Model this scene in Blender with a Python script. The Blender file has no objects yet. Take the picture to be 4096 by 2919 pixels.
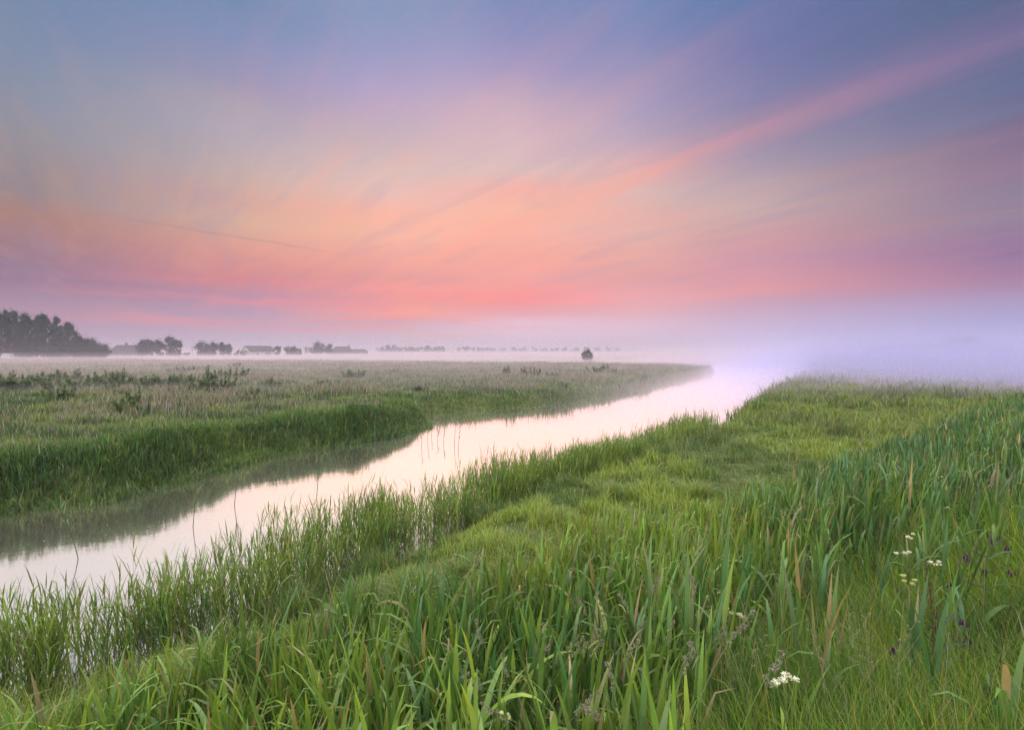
import bpy, bmesh, math, random
import numpy as np
from mathutils import Vector

R = math.radians
sc = bpy.context.scene
C = sc.collection

# ------------------------------------------------------------------ camera
CAM_Z, FPX, HOR = 4.0, 569.0, 350.0            # eye height over the water, focal length in pixels, horizon row (1024x729)
cam_d = bpy.data.cameras.new('camera')
cam = bpy.data.objects.new('camera', cam_d)
C.objects.link(cam)
cam_d.sensor_width = 36.0
cam_d.lens = FPX / 1024 * 36.0
cam_d.clip_start = 0.05
cam_d.clip_end = 6000
PITCH = math.atan((364.5 - HOR) / FPX)
cam.location = (0, 0, CAM_Z)
cam.rotation_euler = (R(90) - PITCH, 0, 0)
sc.camera = cam

# ------------------------------------------------------------------ exposure and sampling
sc.view_settings.view_transform = 'Standard'
sc.view_settings.look = 'None'
sc.view_settings.exposure = 0.0
sc.view_settings.gamma = 1.0
sc.render.engine = 'CYCLES'
cy = sc.cycles
cy.max_bounces = 7
cy.diffuse_bounces = 3
cy.glossy_bounces = 2
cy.transmission_bounces = 4
cy.transparent_max_bounces = 32
cy.volume_bounces = 4
cy.volume_max_steps = 256
cy.sample_clamp_indirect = 6
cy.use_denoising = True
cy.denoising_input_passes = 'RGB_ALBEDO_NORMAL'
cy.denoising_prefilter = 'FAST'
cy.caustics_reflective = False
cy.caustics_refractive = False

# ------------------------------------------------------------------ colour helper
def s2l(r, g, b):
    f = lambda c: (c / 255 / 12.92) if c / 255 <= 0.04045 else ((c / 255 + 0.055) / 1.055) ** 2.4
    return (f(r), f(g), f(b), 1.0)

# ------------------------------------------------------------------ world: dawn sky
SUN_AZ, SUN_EL = -6.0, 36.0                    # degrees, azimuth from +Y towards +X
world = bpy.data.worlds.new('World')
sc.world = world
world.use_nodes = True
nt = world.node_tree
nt.nodes.clear()
def N(kind, **kw):
    n = nt.nodes.new(kind)
    for k, v in kw.items():
        setattr(n, k, v)
    return n
def L(a, b):
    nt.links.new(a, b)
def M(op, a, b=None, c=None, clamp=False):
    n = N('ShaderNodeMath', operation=op, use_clamp=clamp)
    for i, v in enumerate((a, b, c)):
        if v is None:
            continue
        if isinstance(v, (int, float)):
            n.inputs[i].default_value = v
        else:
            L(v, n.inputs[i])
    return n.outputs[0]
def sstep(v, lo, hi):
    n = N('ShaderNodeMapRange', interpolation_type='SMOOTHSTEP')
    L(v, n.inputs['Value'])
    n.inputs['From Min'].default_value = lo
    n.inputs['From Max'].default_value = hi
    return n.outputs[0]
def ramp(fac, stops):
    n = N('ShaderNodeValToRGB')
    n.color_ramp.interpolation = 'LINEAR'
    els = n.color_ramp.elements
    while len(els) < len(stops):
        els.new(0.5)
    for e, (p, c) in zip(els, stops):
        e.position = p
        e.color = c
    L(fac, n.inputs[0])
    return n.outputs[0]
def mix(f, a, b, mode='MIX'):
    n = N('ShaderNodeMix', data_type='RGBA', blend_type=mode)
    n.clamp_factor = True
    if isinstance(f, (int, float)):
        n.inputs[0].default_value = f
    else:
        L(f, n.inputs[0])
    for k, v in ((6, a), (7, b)):
        if isinstance(v, tuple):
            n.inputs[k].default_value = v
        else:
            L(v, n.inputs[k])
    return n.outputs[2]

tc = N('ShaderNodeTexCoord')
sep = N('ShaderNodeSeparateXYZ')
L(tc.outputs['Generated'], sep.inputs[0])
dx, dy, dz = sep.outputs
az = M('ARCTAN2', dx, dy)                       # 0 ahead, + to the right
zz = M('MULTIPLY', M('MAXIMUM', dz, 0.0), 1.6, clamp=True)
S = lambda deg: math.sin(R(deg)) * 1.6
warp_n = N('ShaderNodeTexNoise')
warp_n.inputs['Scale'].default_value = 2.2
warp_n.inputs['Detail'].default_value = 3
L(tc.outputs['Generated'], warp_n.inputs['Vector'])
wv = M('SUBTRACT', warp_n.outputs[0], 0.5)
zw = M('ADD', zz, M('MULTIPLY', wv, M('MULTIPLY', zz, 0.22)))
zw = M('MAXIMUM', zw, 0.0)
# the dawn gradient: colours by height above the horizon in five directions, from north-west to north-east
SKY_COLOURS = {
    20: [(345, 188, 155, 178), (300, 167, 132, 155), (280, 145, 114, 142), (258, 149, 114, 134), (237, 161, 119, 123), (216, 168, 124, 114), (194, 150, 131, 133), (172, 146, 134, 140), (130, 139, 140, 151), (86, 129, 140, 162), (43, 116, 138, 168), (0, 110, 134, 168)],
    250: [(345, 205, 180, 198), (325, 192, 161, 186), (300, 184, 138, 166), (280, 214, 130, 134), (250, 221, 150, 137), (222, 219, 172, 148), (200, 220, 168, 148), (172, 203, 174, 164), (140, 188, 170, 177), (108, 176, 161, 174), (86, 156, 146, 177), (43, 126, 139, 180), (0, 103, 131, 173)],
    390: [(345, 226, 195, 210), (322, 216, 166, 178), (314, 254, 158, 142), (302, 242, 150, 144), (290, 252, 152, 144), (280, 234, 152, 144), (258, 250, 168, 148), (237, 252, 182, 156), (215, 251, 180, 158), (194, 234, 188, 178), (172, 220, 186, 180), (140, 198, 173, 180), (108, 184, 162, 188), (86, 172, 155, 193), (43, 141, 144, 188), (0, 118, 138, 182)],
    512: [(345, 235, 205, 222), (323, 236, 195, 213), (312, 234, 161, 170), (302, 255, 142, 140), (280, 246, 160, 153), (258, 250, 165, 149), (237, 255, 179, 157), (215, 248, 184, 161), (194, 245, 173, 160), (172, 220, 188, 183), (140, 212, 178, 187), (108, 196, 165, 183), (75, 154, 142, 186), (43, 126, 130, 182), (0, 99, 121, 174)],
    630: [(345, 228, 198, 216), (325, 230, 190, 210), (312, 230, 172, 182), (300, 242, 166, 168), (280, 224, 156, 158), (258, 236, 169, 156), (237, 228, 176, 167), (215, 232, 176, 165), (194, 221, 184, 176), (172, 226, 176, 173), (140, 188, 163, 183), (108, 165, 151, 186), (86, 154, 144, 183), (43, 127, 133, 180), (0, 106, 129, 178)],
    760: [(345, 212, 185, 220), (323, 205, 175, 205), (302, 203, 158, 180), (290, 228, 152, 157), (258, 206, 148, 164), (237, 211, 155, 156), (205, 201, 171, 168), (180, 195, 165, 168), (150, 162, 146, 168), (130, 143, 133, 165), (108, 129, 126, 165), (86, 121, 123, 168), (43, 102, 115, 168), (0, 85, 115, 166)],
    1004: [(345, 155, 155, 210), (323, 150, 145, 195), (300, 165, 140, 180), (280, 167, 116, 151), (250, 143, 109, 151), (216, 148, 126, 146), (194, 142, 123, 147), (150, 130, 109, 137), (108, 100, 101, 137), (86, 94, 103, 141), (43, 79, 96, 142), (0, 70, 95, 131)],
}
azw = M('ADD', az, M('MULTIPLY', wv, 0.2))
base = None
for px, stops in SKY_COLOURS.items():
    dxp = px - 512
    st = [((HOR - yy) / math.sqrt((HOR - yy) ** 2 + dxp ** 2 + FPX ** 2) * 1.6, s2l(r_, g_, b_)) for yy, r_, g_, b_ in stops]
    colm = ramp(zw, [(0.0, st[0][1])] + st)
    a_ = math.atan2(dxp, FPX)
    if base is None:
        base = colm
    else:
        mrn = N('ShaderNodeMapRange'); L(azw, mrn.inputs['Value'])
        mrn.inputs['From Min'].default_value = prev_a; mrn.inputs['From Max'].default_value = a_
        base = mix(mrn.outputs[0], base, colm)
    prev_a = a_
# cirrus: parallel streaks in a cloud plane, running away towards azimuth -33 deg
zi = M('ADD', M('MAXIMUM', dz, 0.0), 0.035)
px_, py_ = M('DIVIDE', dx, zi), M('DIVIDE', dy, zi)
ca, sa = math.cos(R(-33)), math.sin(R(-33))
u = M('ADD', M('MULTIPLY', px_, sa), M('MULTIPLY', py_, ca))
v = M('SUBTRACT', M('MULTIPLY', px_, ca), M('MULTIPLY', py_, sa))
def streak(su, sv, detail, dist=0.6, off=0.0):
    cb = N('ShaderNodeCombineXYZ')
    L(M('MULTIPLY', u, su), cb.inputs[0]); L(M('MULTIPLY', v, sv), cb.inputs[1]); cb.inputs[2].default_value = off
    n = N('ShaderNodeTexNoise')
    n.inputs['Scale'].default_value = 1.0
    n.inputs['Detail'].default_value = detail
    n.inputs['Roughness'].default_value = 0.55
    n.inputs['Distortion'].default_value = dist
    L(cb.outputs[0], n.inputs['Vector'])
    return n.outputs[0]
fadez = sstep(dz, 0.015, 0.10)
n1 = M('MULTIPLY', M('SUBTRACT', streak(0.13, 0.85, 4), 0.5), fadez)
n2 = M('MULTIPLY', M('SUBTRACT', streak(0.55, 3.0, 8, 1.2, 4.0), 0.5), M('MULTIPLY', fadez, M('SUBTRACT', 1.0, M('MULTIPLY', sstep(dz, 0.26, 0.46), 0.6))))
vb = M('ADD', v, M('MULTIPLY', n1, 0.25))
band = M('POWER', 2.718, M('MULTIPLY', M('POWER', M('DIVIDE', M('SUBTRACT', vb, 2.14), 0.17), 2.0), -1.0))
band = M('MULTIPLY', band, M('MULTIPLY', sstep(az, R(-22), R(-4)), M('SUBTRACT', 1.0, M('MULTIPLY', sstep(az, R(20), R(44)), 0.45))))
warm = mix(sstep(az, R(4), R(40)), s2l(255, 166, 144), s2l(190, 136, 164))
warm = mix(sstep(az, R(-18), R(-40)), warm, s2l(214, 164, 150))
cool = mix(sstep(dz, 0.05, 0.3), s2l(172, 146, 176), s2l(120, 138, 182))
col = mix(M('MULTIPLY', band, M('ADD', 0.30, M('MULTIPLY', n2, 0.9))), base, warm)
col = mix(M('MULTIPLY', M('MAXIMUM', n1, 0.0), 0.8, clamp=True), col, warm)
col = mix(M('MULTIPLY', M('MAXIMUM', M('MULTIPLY', n1, -1.0), 0.0), 0.6, clamp=True), col, cool)
col = mix(M('MULTIPLY', M('MAXIMUM', n2, 0.0), 0.85, clamp=True), col, warm)
col = mix(M('MULTIPLY', M('MAXIMUM', M('MULTIPLY', n2, -1.0), 0.0), 1.0, clamp=True), col, cool)
# low thin cloud bars over the sunrise
cb = N('ShaderNodeCombineXYZ')
L(M('MULTIPLY', az, 3.0), cb.inputs[0]); L(M('MULTIPLY', dz, 75.0), cb.inputs[1])
nb = N('ShaderNodeTexNoise'); nb.inputs['Scale'].default_value = 1.0; nb.inputs['Detail'].default_value = 4; nb.inputs['Distortion'].default_value = 0.5
L(cb.outputs[0], nb.inputs['Vector'])
lowm = M('MULTIPLY', sstep(dz, 0.012, 0.04), M('SUBTRACT', 1.0, sstep(dz, 0.07, 0.13)))
lowm = M('MULTIPLY', lowm, M('SUBTRACT', 1.0, sstep(M('ABSOLUTE', M('ADD', az, 0.27)), 0.12, 0.55)))
bars = M('MULTIPLY', sstep(nb.outputs[0], 0.46, 0.66), lowm)
col = mix(M('MULTIPLY', bars, 0.5), col, s2l(255, 138, 138))
# old vapour trail, a thin dull line in the left of the sky
tn = Vector((-0.865, 1.0, 0.262)).cross(Vector((-0.295, 1.0, 0.168))).normalized()
dt = N('ShaderNodeVectorMath', operation='DOT_PRODUCT')
L(tc.outputs['Generated'], dt.inputs[0]); dt.inputs[1].default_value = tn
trail = M('SUBTRACT', 1.0, sstep(M('ABSOLUTE', M('ADD', dt.outputs['Value'], M('MULTIPLY', n2, 0.006))), 0.0, 0.0034))
trail = M('MULTIPLY', trail, M('MULTIPLY', sstep(az, R(-42), R(-30)), M('SUBTRACT', 1.0, sstep(az, R(-22), R(-15)))))
col = mix(M('MULTIPLY', trail, 0.22), col, s2l(150, 118, 130))
# unseen sky overhead and behind the camera, made brighter and plainer to light the grass
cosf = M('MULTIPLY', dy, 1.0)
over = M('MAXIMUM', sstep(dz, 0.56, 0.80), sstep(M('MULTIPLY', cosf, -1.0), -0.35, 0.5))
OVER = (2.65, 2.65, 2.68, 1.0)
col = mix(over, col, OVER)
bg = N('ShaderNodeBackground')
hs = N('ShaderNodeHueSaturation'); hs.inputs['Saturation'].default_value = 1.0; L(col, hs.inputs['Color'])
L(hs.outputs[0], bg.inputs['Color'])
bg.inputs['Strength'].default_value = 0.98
sky = N('ShaderNodeTexSky', sky_type='NISHITA')
sky.sun_disc = False
sky.sun_elevation = R(SUN_EL)
sky.sun_rotation = R(SUN_AZ)
sky.air_density = 1.0
sky.dust_density = 2.0
bg2 = N('ShaderNodeBackground')
L(sky.outputs[0], bg2.inputs['Color'])
bg2.inputs['Strength'].default_value = 0.003
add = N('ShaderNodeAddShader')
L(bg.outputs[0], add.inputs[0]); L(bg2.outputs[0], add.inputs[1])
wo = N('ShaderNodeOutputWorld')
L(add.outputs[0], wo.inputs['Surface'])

# ------------------------------------------------------------------ added sun lamp, set high and very wide so its reflection whitens the water
sun_d = bpy.data.lights.new('sun', 'SUN')
sun = bpy.data.objects.new('sun', sun_d)
C.objects.link(sun)
sun_d.energy = 0.88
sun_d.angle = R(84)
sun_d.color = (1.0, 0.86, 0.72)
sd = Vector((math.sin(R(SUN_AZ)) * math.cos(R(SUN_EL)), math.cos(R(SUN_AZ)) * math.cos(R(SUN_EL)), math.sin(R(SUN_EL))))
sun.rotation_euler = sd.to_track_quat('Z', 'Y').to_euler()

# ------------------------------------------------------------------ helpers: properties, meshes, materials
def tag(o, label=None, cat=None, group=None, kind=None):
    if label: o['label'] = label
    if cat: o['category'] = cat
    if group: o['group'] = group
    if kind: o['kind'] = kind
    return o
def empty(name, loc, rz=0.0):
    o = bpy.data.objects.new(name, None)
    C.objects.link(o)
    o.location = loc
    o.rotation_euler = (0, 0, rz)
    o.empty_display_size = 0.2
    return o
def np_mesh(name, verts, quads, mat, col=None, parent=None, smooth=True):
    """verts (V,3), quads (F,4) arrays -> one mesh object, col = per-vertex natural colour"""
    me = bpy.data.meshes.new(name)
    verts = np.ascontiguousarray(verts, dtype=np.float32)
    quads = np.ascontiguousarray(quads, dtype=np.int32)
    me.vertices.add(len(verts)); me.vertices.foreach_set('co', verts.ravel())
    me.loops.add(quads.size); me.loops.foreach_set('vertex_index', quads.ravel())
    me.polygons.add(len(quads))
    k = quads.shape[1]
    me.polygons.foreach_set('loop_start', np.arange(0, quads.size, k, dtype=np.int32))
    me.polygons.foreach_set('loop_total', np.full(len(quads), k, dtype=np.int32))
    if smooth:
        me.polygons.foreach_set('use_smooth', np.ones(len(quads), dtype=bool))
    if col is not None:
        a = me.color_attributes.new('tone', 'FLOAT_COLOR', 'POINT')
        c4 = np.ones((len(verts), 4), dtype=np.float32); c4[:, :3] = col
        a.data.foreach_set('color', c4.ravel())
    me.update(calc_edges=True)
    me.materials.append(mat)
    o = bpy.data.objects.new(name, me)
    C.objects.link(o)
    if parent: o.parent = parent
    return o
def bm_obj(name, bm, mat, parent=None, smooth=False):
    me = bpy.data.meshes.new(name)
    bmesh.ops.recalc_face_normals(bm, faces=bm.faces[:])
    bm.to_mesh(me); bm.free()
    if smooth:
        for p in me.polygons: p.use_smooth = True
    me.materials.append(mat)
    o = bpy.data.objects.new(name, me)
    C.objects.link(o)
    if parent: o.parent = parent
    return o
def copy_tree(o, parent=None):
    c = o.copy(); C.objects.link(c)
    if parent: c.parent = parent
    for ch in list(o.children):
        copy_tree(ch, c)
    return c
def mat_new(name):
    m = bpy.data.materials.new(name); m.use_nodes = True
    m.node_tree.nodes.clear()
    return m, m.node_tree
def leaf_material(name, rough=0.5, spec=0.35, transl=0.4, gain=(1, 1, 1)):
    m, t = mat_new(name)
    n, l = t.nodes, t.links
    at = n.new('ShaderNodeAttribute'); at.attribute_name = 'tone'
    geo = n.new('ShaderNodeTexCoord')
    no = n.new('ShaderNodeTexNoise'); no.inputs['Scale'].default_value = 9; no.inputs['Detail'].default_value = 3
    l.new(geo.outputs['Object'], no.inputs['Vector'])
    mr = n.new('ShaderNodeMapRange'); mr.inputs['To Min'].default_value = 0.78; mr.inputs['To Max'].default_value = 1.22
    l.new(no.outputs[0], mr.inputs['Value'])
    vm = n.new('ShaderNodeVectorMath'); vm.operation = 'SCALE'
    l.new(at.outputs['Color'], vm.inputs[0]); l.new(mr.outputs[0], vm.inputs['Scale'])
    vg = n.new('ShaderNodeVectorMath'); vg.operation = 'MULTIPLY'; vg.inputs[1].default_value = gain
    l.new(vm.outputs[0], vg.inputs[0])
    pb = n.new('ShaderNodeBsdfPrincipled')
    pb.inputs['Roughness'].default_value = rough
    pb.inputs['Specular IOR Level'].default_value = spec
    l.new(vg.outputs[0], pb.inputs['Base Color'])
    tr = n.new('ShaderNodeBsdfTranslucent')
    vt = n.new('ShaderNodeVectorMath'); vt.operation = 'MULTIPLY'; vt.inputs[1].default_value = (1.35, 1.25, 0.6)
    l.new(vg.outputs[0], vt.inputs[0]); l.new(vt.outputs[0], tr.inputs['Color'])
    mx = n.new('ShaderNodeMixShader'); mx.inputs[0].default_value = transl
    l.new(pb.outputs[0], mx.inputs[1]); l.new(tr.outputs[0], mx.inputs[2])
    out = n.new('ShaderNodeOutputMaterial')
    l.new(mx.outputs[0], out.inputs['Surface'])
    return m
def plain_material(name, c1, c2, rough=0.8, scale=4.0, spec=0.2, stretch=(1, 1, 1)):
    m, t = mat_new(name)
    n, l = t.nodes, t.links
    tcd = n.new('ShaderNodeTexCoord')
    mp = n.new('ShaderNodeMapping'); mp.inputs['Scale'].default_value = stretch
    l.new(tcd.outputs['Object'], mp.inputs['Vector'])
    no = n.new('ShaderNodeTexNoise'); no.inputs['Scale'].default_value = scale; no.inputs['Detail'].default_value = 5
    l.new(mp.outputs[0], no.inputs['Vector'])
    cr = n.new('ShaderNodeValToRGB')
    cr.color_ramp.elements[0].color = (*c1, 1); cr.color_ramp.elements[1].color = (*c2, 1)
    cr.color_ramp.elements[0].position = 0.3; cr.color_ramp.elements[1].position = 0.7
    l.new(no.outputs[0], cr.inputs[0])
    pb = n.new('ShaderNodeBsdfPrincipled')
    pb.inputs['Roughness'].default_value = rough; pb.inputs['Specular IOR Level'].default_value = spec
    l.new(cr.outputs[0], pb.inputs['Base Color'])
    out = n.new('ShaderNodeOutputMaterial'); l.new(pb.outputs[0], out.inputs['Surface'])
    return m

rng = np.random.default_rng(11)
random.seed(5)

# value noise on numpy arrays
def vnoise(x, y, scale, seed=0):
    x = np.asarray(x, float) / scale; y = np.asarray(y, float) / scale
    xi, yi = np.floor(x).astype(np.int64), np.floor(y).astype(np.int64)
    fx, fy = x - xi, y - yi
    fx = fx * fx * (3 - 2 * fx); fy = fy * fy * (3 - 2 * fy)
    def h(a, b):
        n = (a * 374761393 + b * 668265263 + seed * 974634777) & 0x7fffffff
        n = ((n ^ (n >> 13)) * 1274126177) & 0x7fffffff
        return ((n ^ (n >> 16)) & 0xffff) / 65535.0
    return (h(xi, yi) * (1 - fx) + h(xi + 1, yi) * fx) * (1 - fy) + (h(xi, yi + 1) * (1 - fx) + h(xi + 1, yi + 1) * fx) * fy
def fbm(x, y, scale, seed=0, o=3):
    r, a, t = 0, 1.0, 0
    for i in range(o):
        r = r + a * vnoise(x, y, scale / 2 ** i, seed + i * 7); t += a; a *= 0.5
    return r / t
def smooth(a, lo, hi):
    t = np.clip((a - lo) / (hi - lo), 0, 1)
    return t * t * (3 - 2 * t)

# ------------------------------------------------------------------ the lie of the land
def at(px, py, z=0.0):
    """where the sight line through a pixel of the 1024x729 picture meets the height z"""
    d = (CAM_Z - z) * FPX / (py - HOR)
    return ((px - 512) / FPX * d, d)
near_px = [(0, 660), (80, 640), (153, 616), (260, 578), (360, 539), (470, 502), (580, 467), (640, 451), (674, 442), (685, 435), (710, 425), (735, 414),
           (739, 407), (762, 396), (766, 391), (788, 384), (796, 379), (809, 374)]
far_px = [(0, 512), (90, 502), (170, 482), (251, 459), (332, 445), (390, 435), (421, 427), (426, 421), (416, 414), (470, 411), (530, 406), (611, 395), (665, 382.5), (690, 377), (714, 372)]
NEAR = [(-60, -45), (-22, -8), (-12, 2.0)] + [at(*p, float(np.interp(p[0], [0, 470, 700, 790], [.50, .45, .25, 0.0]))) for p in near_px] + [(62, 118), (66, 136), (58, 156), (30, 176), (-20, 196), (-130, 216)]
FAR = [(-70, -40), (-30, -3), (-19, 8.0)] + [at(*p) for p in far_px] + [(40, 112), (38, 124), (26, 138), (0, 156), (-50, 176), (-130, 196)]
TOE = [(-60, -50), (-10, -1.0), (-3.0, 4.6), (-0.55, 6.7), (3.75, 10.3), (8.4, 14.0), (30.5, 34), (90, 84), (500, 400)]
NEAR, FAR, TOE = (np.array(a, float) for a in (NEAR, FAR, TOE))
def poly_dist(P, line, signed=False):
    best = np.full(len(P), 1e18); sg = np.ones(len(P))
    for a, b in zip(line[:-1], line[1:]):
        ab = b - a; ap = P - a
        t = np.clip((ap @ ab) / (ab @ ab), 0, 1)
        q = ap - t[:, None] * ab
        d = (q * q).sum(1)
        m = d < best
        best[m] = d[m]
        if signed:
            cr = ab[0] * ap[:, 1] - ab[1] * ap[:, 0]
            sg[m] = np.where(cr[m] < 0, 1, -1)          # + on the right of the line, the camera's side
    d = np.sqrt(best)
    return d * sg if signed else d
RIVER = np.vstack([NEAR, FAR[::-1]])
def inside(P, poly):
    r = np.zeros(len(P), bool)
    a = poly[-1]
    for b in poly:
        c = (a[1] > P[:, 1]) != (b[1] > P[:, 1])
        with np.errstate(divide='ignore', invalid='ignore'):
            xi = (b[0] - a[0]) * (P[:, 1] - a[1]) / (b[1] - a[1]) + a[0]
        r ^= c & (P[:, 0] < xi)
        a = b
    return r
def land(P):
    """s: distance to the water edge (+ on land), near: True on the camera's bank, toe: distance up from the dike's foot, z: ground height"""
    P = np.asarray(P, float)
    dn, df = poly_dist(P, NEAR), poly_dist(P, FAR)
    s = np.minimum(dn, df)
    s = np.where(inside(P, RIVER), -s, s)
    s = s + (fbm(P[:, 0], P[:, 1], 2.6, 3, 2) - 0.5) * np.clip(0.5 + s * 0.0, 0, 1) * 1.0
    near = dn < df
    toe = poly_dist(P, TOE, True)
    x, y = P[:, 0], P[:, 1]
    shelf = 0.42 + (fbm(x, y, 1.5, 21, 3) - 0.5) * 0.44 + (fbm(x, y, 6, 31, 2) - 0.5) * 0.2
    meadow = 0.80 + (fbm(x, y, 9, 41, 3) - 0.5) * 0.35
    zn = -0.55 + (shelf + 0.55) * smooth(s, -0.9, 1.8)
    zf = -0.55 + (meadow + 0.55) * smooth(s, -0.5, 0.9)
    z = np.where(near, zn, zf)
    dike = 2.0 * smooth(toe, -0.2, 7.4) + (fbm(x, y, 1.2, 51, 3) - 0.5) * 0.12 * smooth(toe, 0, 2)
    z = z + np.where(near, dike, 0)
    return s, near, toe, z
def gz(x, y):
    return float(land([(x, y)])[3][0])
def stand(px, py, h):
    """the spot where something h tall ends at that pixel: (x, y, ground z)"""
    sx, sz = (px - 512) / FPX, (HOR - py) / FPX
    ds = np.concatenate([np.arange(0.7, 12, 0.03), np.arange(12, 60, 0.2), np.arange(60, 300, 1.0)])
    P = np.stack([sx * ds, ds], 1)
    z = land(P)[3]
    gap = CAM_Z + sz * ds - z - h
    i = int(np.argmax(gap < 0)) if (gap < 0).any() else len(ds) - 1
    return P[i, 0], P[i, 1], float(z[i])

# ground: one sheet, fine in front of the camera
FARR = 1500.0
ang = np.concatenate([np.arange(-180, -62, 3.0), np.arange(-62, 62, 0.22), np.arange(62, 180.01, 3.0)])
ang[-1] = 180.0
rad = np.concatenate([[0.05], np.geomspace(0.4, FARR, 520)])
A, Rr = np.meshgrid(np.radians(ang), rad)
gx, gy = (Rr * np.sin(A)).ravel(), (Rr * np.cos(A)).ravel()
GP = np.stack([gx, gy], 1)
gzv = land(GP)[3]
na = len(ang)
i0 = np.arange(len(rad) - 1)[:, None] * na + np.arange(na - 1)[None, :]
quads = np.stack([i0, i0 + 1, i0 + 1 + na, i0 + na], -1).reshape(-1, 4)[:, ::-1]
m_ground, t = mat_new('ground_soil_and_sward')
n, l = t.nodes, t.links
g_tc = n.new('ShaderNodeTexCoord')
g1 = n.new('ShaderNodeTexNoise'); g1.inputs['Scale'].default_value = 0.35; g1.inputs['Detail'].default_value = 6
g2 = n.new('ShaderNodeTexNoise'); g2.inputs['Scale'].default_value = 5.0; g2.inputs['Detail'].default_value = 6
l.new(g_tc.outputs['Object'], g1.inputs['Vector']); l.new(g_tc.outputs['Object'], g2.inputs['Vector'])
r1 = n.new('ShaderNodeValToRGB')
r1.color_ramp.elements[0].position = 0.35; r1.color_ramp.elements[0].color = (0.055, 0.085, 0.022, 1)
r1.color_ramp.elements[1].position = 0.68; r1.color_ramp.elements[1].color = (0.105, 0.125, 0.05, 1)
l.new(g1.outputs[0], r1.inputs[0])
r2 = n.new('ShaderNodeValToRGB')
r2.color_ramp.elements[0].position = 0.30; r2.color_ramp.elements[0].color = (0.45, 0.40, 0.36, 1)
r2.color_ramp.elements[1].position = 0.70; r2.color_ramp.elements[1].color = (1.15, 1.15, 1.0, 1)
l.new(g2.outputs[0], r2.inputs[0])
gm = n.new('ShaderNodeMix'); gm.data_type = 'RGBA'; gm.blend_type = 'MULTIPLY'; gm.inputs[0].default_value = 1
l.new(r1.outputs[0], gm.inputs[6]); l.new(r2.outputs[0], gm.inputs[7])
gb = n.new('ShaderNodeBsdfPrincipled'); gb.inputs['Roughness'].default_value = 0.95; gb.inputs['Specular IOR Level'].default_value = 0.1
l.new(gm.outputs[2], gb.inputs['Base Color'])
bu = n.new('ShaderNodeBump'); bu.inputs['Strength'].default_value = 0.6; bu.inputs['Distance'].default_value = 0.05
l.new(g2.outputs[0], bu.inputs['Height']); l.new(bu.outputs[0], gb.inputs['Normal'])
go = n.new('ShaderNodeOutputMaterial'); l.new(gb.outputs[0], go.inputs['Surface'])
ground = np_mesh('ground', np.stack([gx, gy, gzv], 1), quads, m_ground)
tag(ground, 'grassy polder land with a dike slope and a low river bank', 'ground', kind='structure')

# water: river surface, its rim hidden under the banks
m_water, t = mat_new('river_water')
n, l = t.nodes, t.links
w_tc = n.new('ShaderNodeTexCoord')
w_n = n.new('ShaderNodeTexNoise'); w_n.inputs['Scale'].default_value = 1.6; w_n.inputs['Detail'].default_value = 3
l.new(w_tc.outputs['Object'], w_n.inputs['Vector'])
w_b = n.new('ShaderNodeBump'); w_b.inputs['Strength'].default_value = 0.05; w_b.inputs['Distance'].default_value = 0.05
l.new(w_n.outputs[0], w_b.inputs['Height'])
w_d = n.new('ShaderNodeBsdfDiffuse'); w_d.inputs['Color'].default_value = (0.125, 0.095, 0.085, 1)
w_g = n.new('ShaderNodeBsdfGlossy'); w_g.inputs['Color'].default_value = (1, 1, 1, 1); w_g.inputs['Roughness'].default_value = 0.075
l.new(w_b.outputs[0], w_g.inputs['Normal'])
lw = n.new('ShaderNodeFresnel'); lw.inputs['IOR'].default_value = 2.6
mrw = n.new('ShaderNodeMapRange'); mrw.inputs['From Min'].default_value = 0.15; mrw.inputs['From Max'].default_value = 0.5; mrw.inputs['To Min'].default_value = 0.65; mrw.inputs['To Max'].default_value = 0.97
l.new(lw.outputs[0], mrw.inputs['Value'])
w_r = n.new('ShaderNodeBsdfGlossy'); w_r.inputs['Color'].default_value = (1, 1, 1, 1); w_r.inputs['Roughness'].default_value = 0.27
w_gm = n.new('ShaderNodeMixShader'); w_gm.inputs[0].default_value = 0.06; l.new(w_g.outputs[0], w_gm.inputs[1]); l.new(w_r.outputs[0], w_gm.inputs[2])
w_m = n.new('ShaderNodeMixShader'); l.new(mrw.outputs[0], w_m.inputs[0]); l.new(w_d.outputs[0], w_m.inputs[1]); l.new(w_gm.outputs[0], w_m.inputs[2])
w_o = n.new('ShaderNodeOutputMaterial'); l.new(w_m.outputs[0], w_o.inputs['Surface'])
def grow(line, k):
    out = []
    for i in range(len(line)):
        a, b = line[max(i - 1, 0)], line[min(i + 1, len(line) - 1)]
        t_ = (b - a) / np.linalg.norm(b - a)
        out.append(line[i] + np.array([t_[1], -t_[0]]) * k)
    return np.array(out)
bm = bmesh.new()
ring = [bm.verts.new((p[0], p[1], 0)) for p in np.vstack([grow(NEAR, 1.3), grow(FAR, -1.3)[::-1]])]
f = bm.faces.new(ring)
bmesh.ops.triangulate(bm, faces=[f])
water = bm_obj('water', bm, m_water)
tag(water, 'still misty river reflecting the pink dawn sky', 'river', kind='structure')

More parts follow.
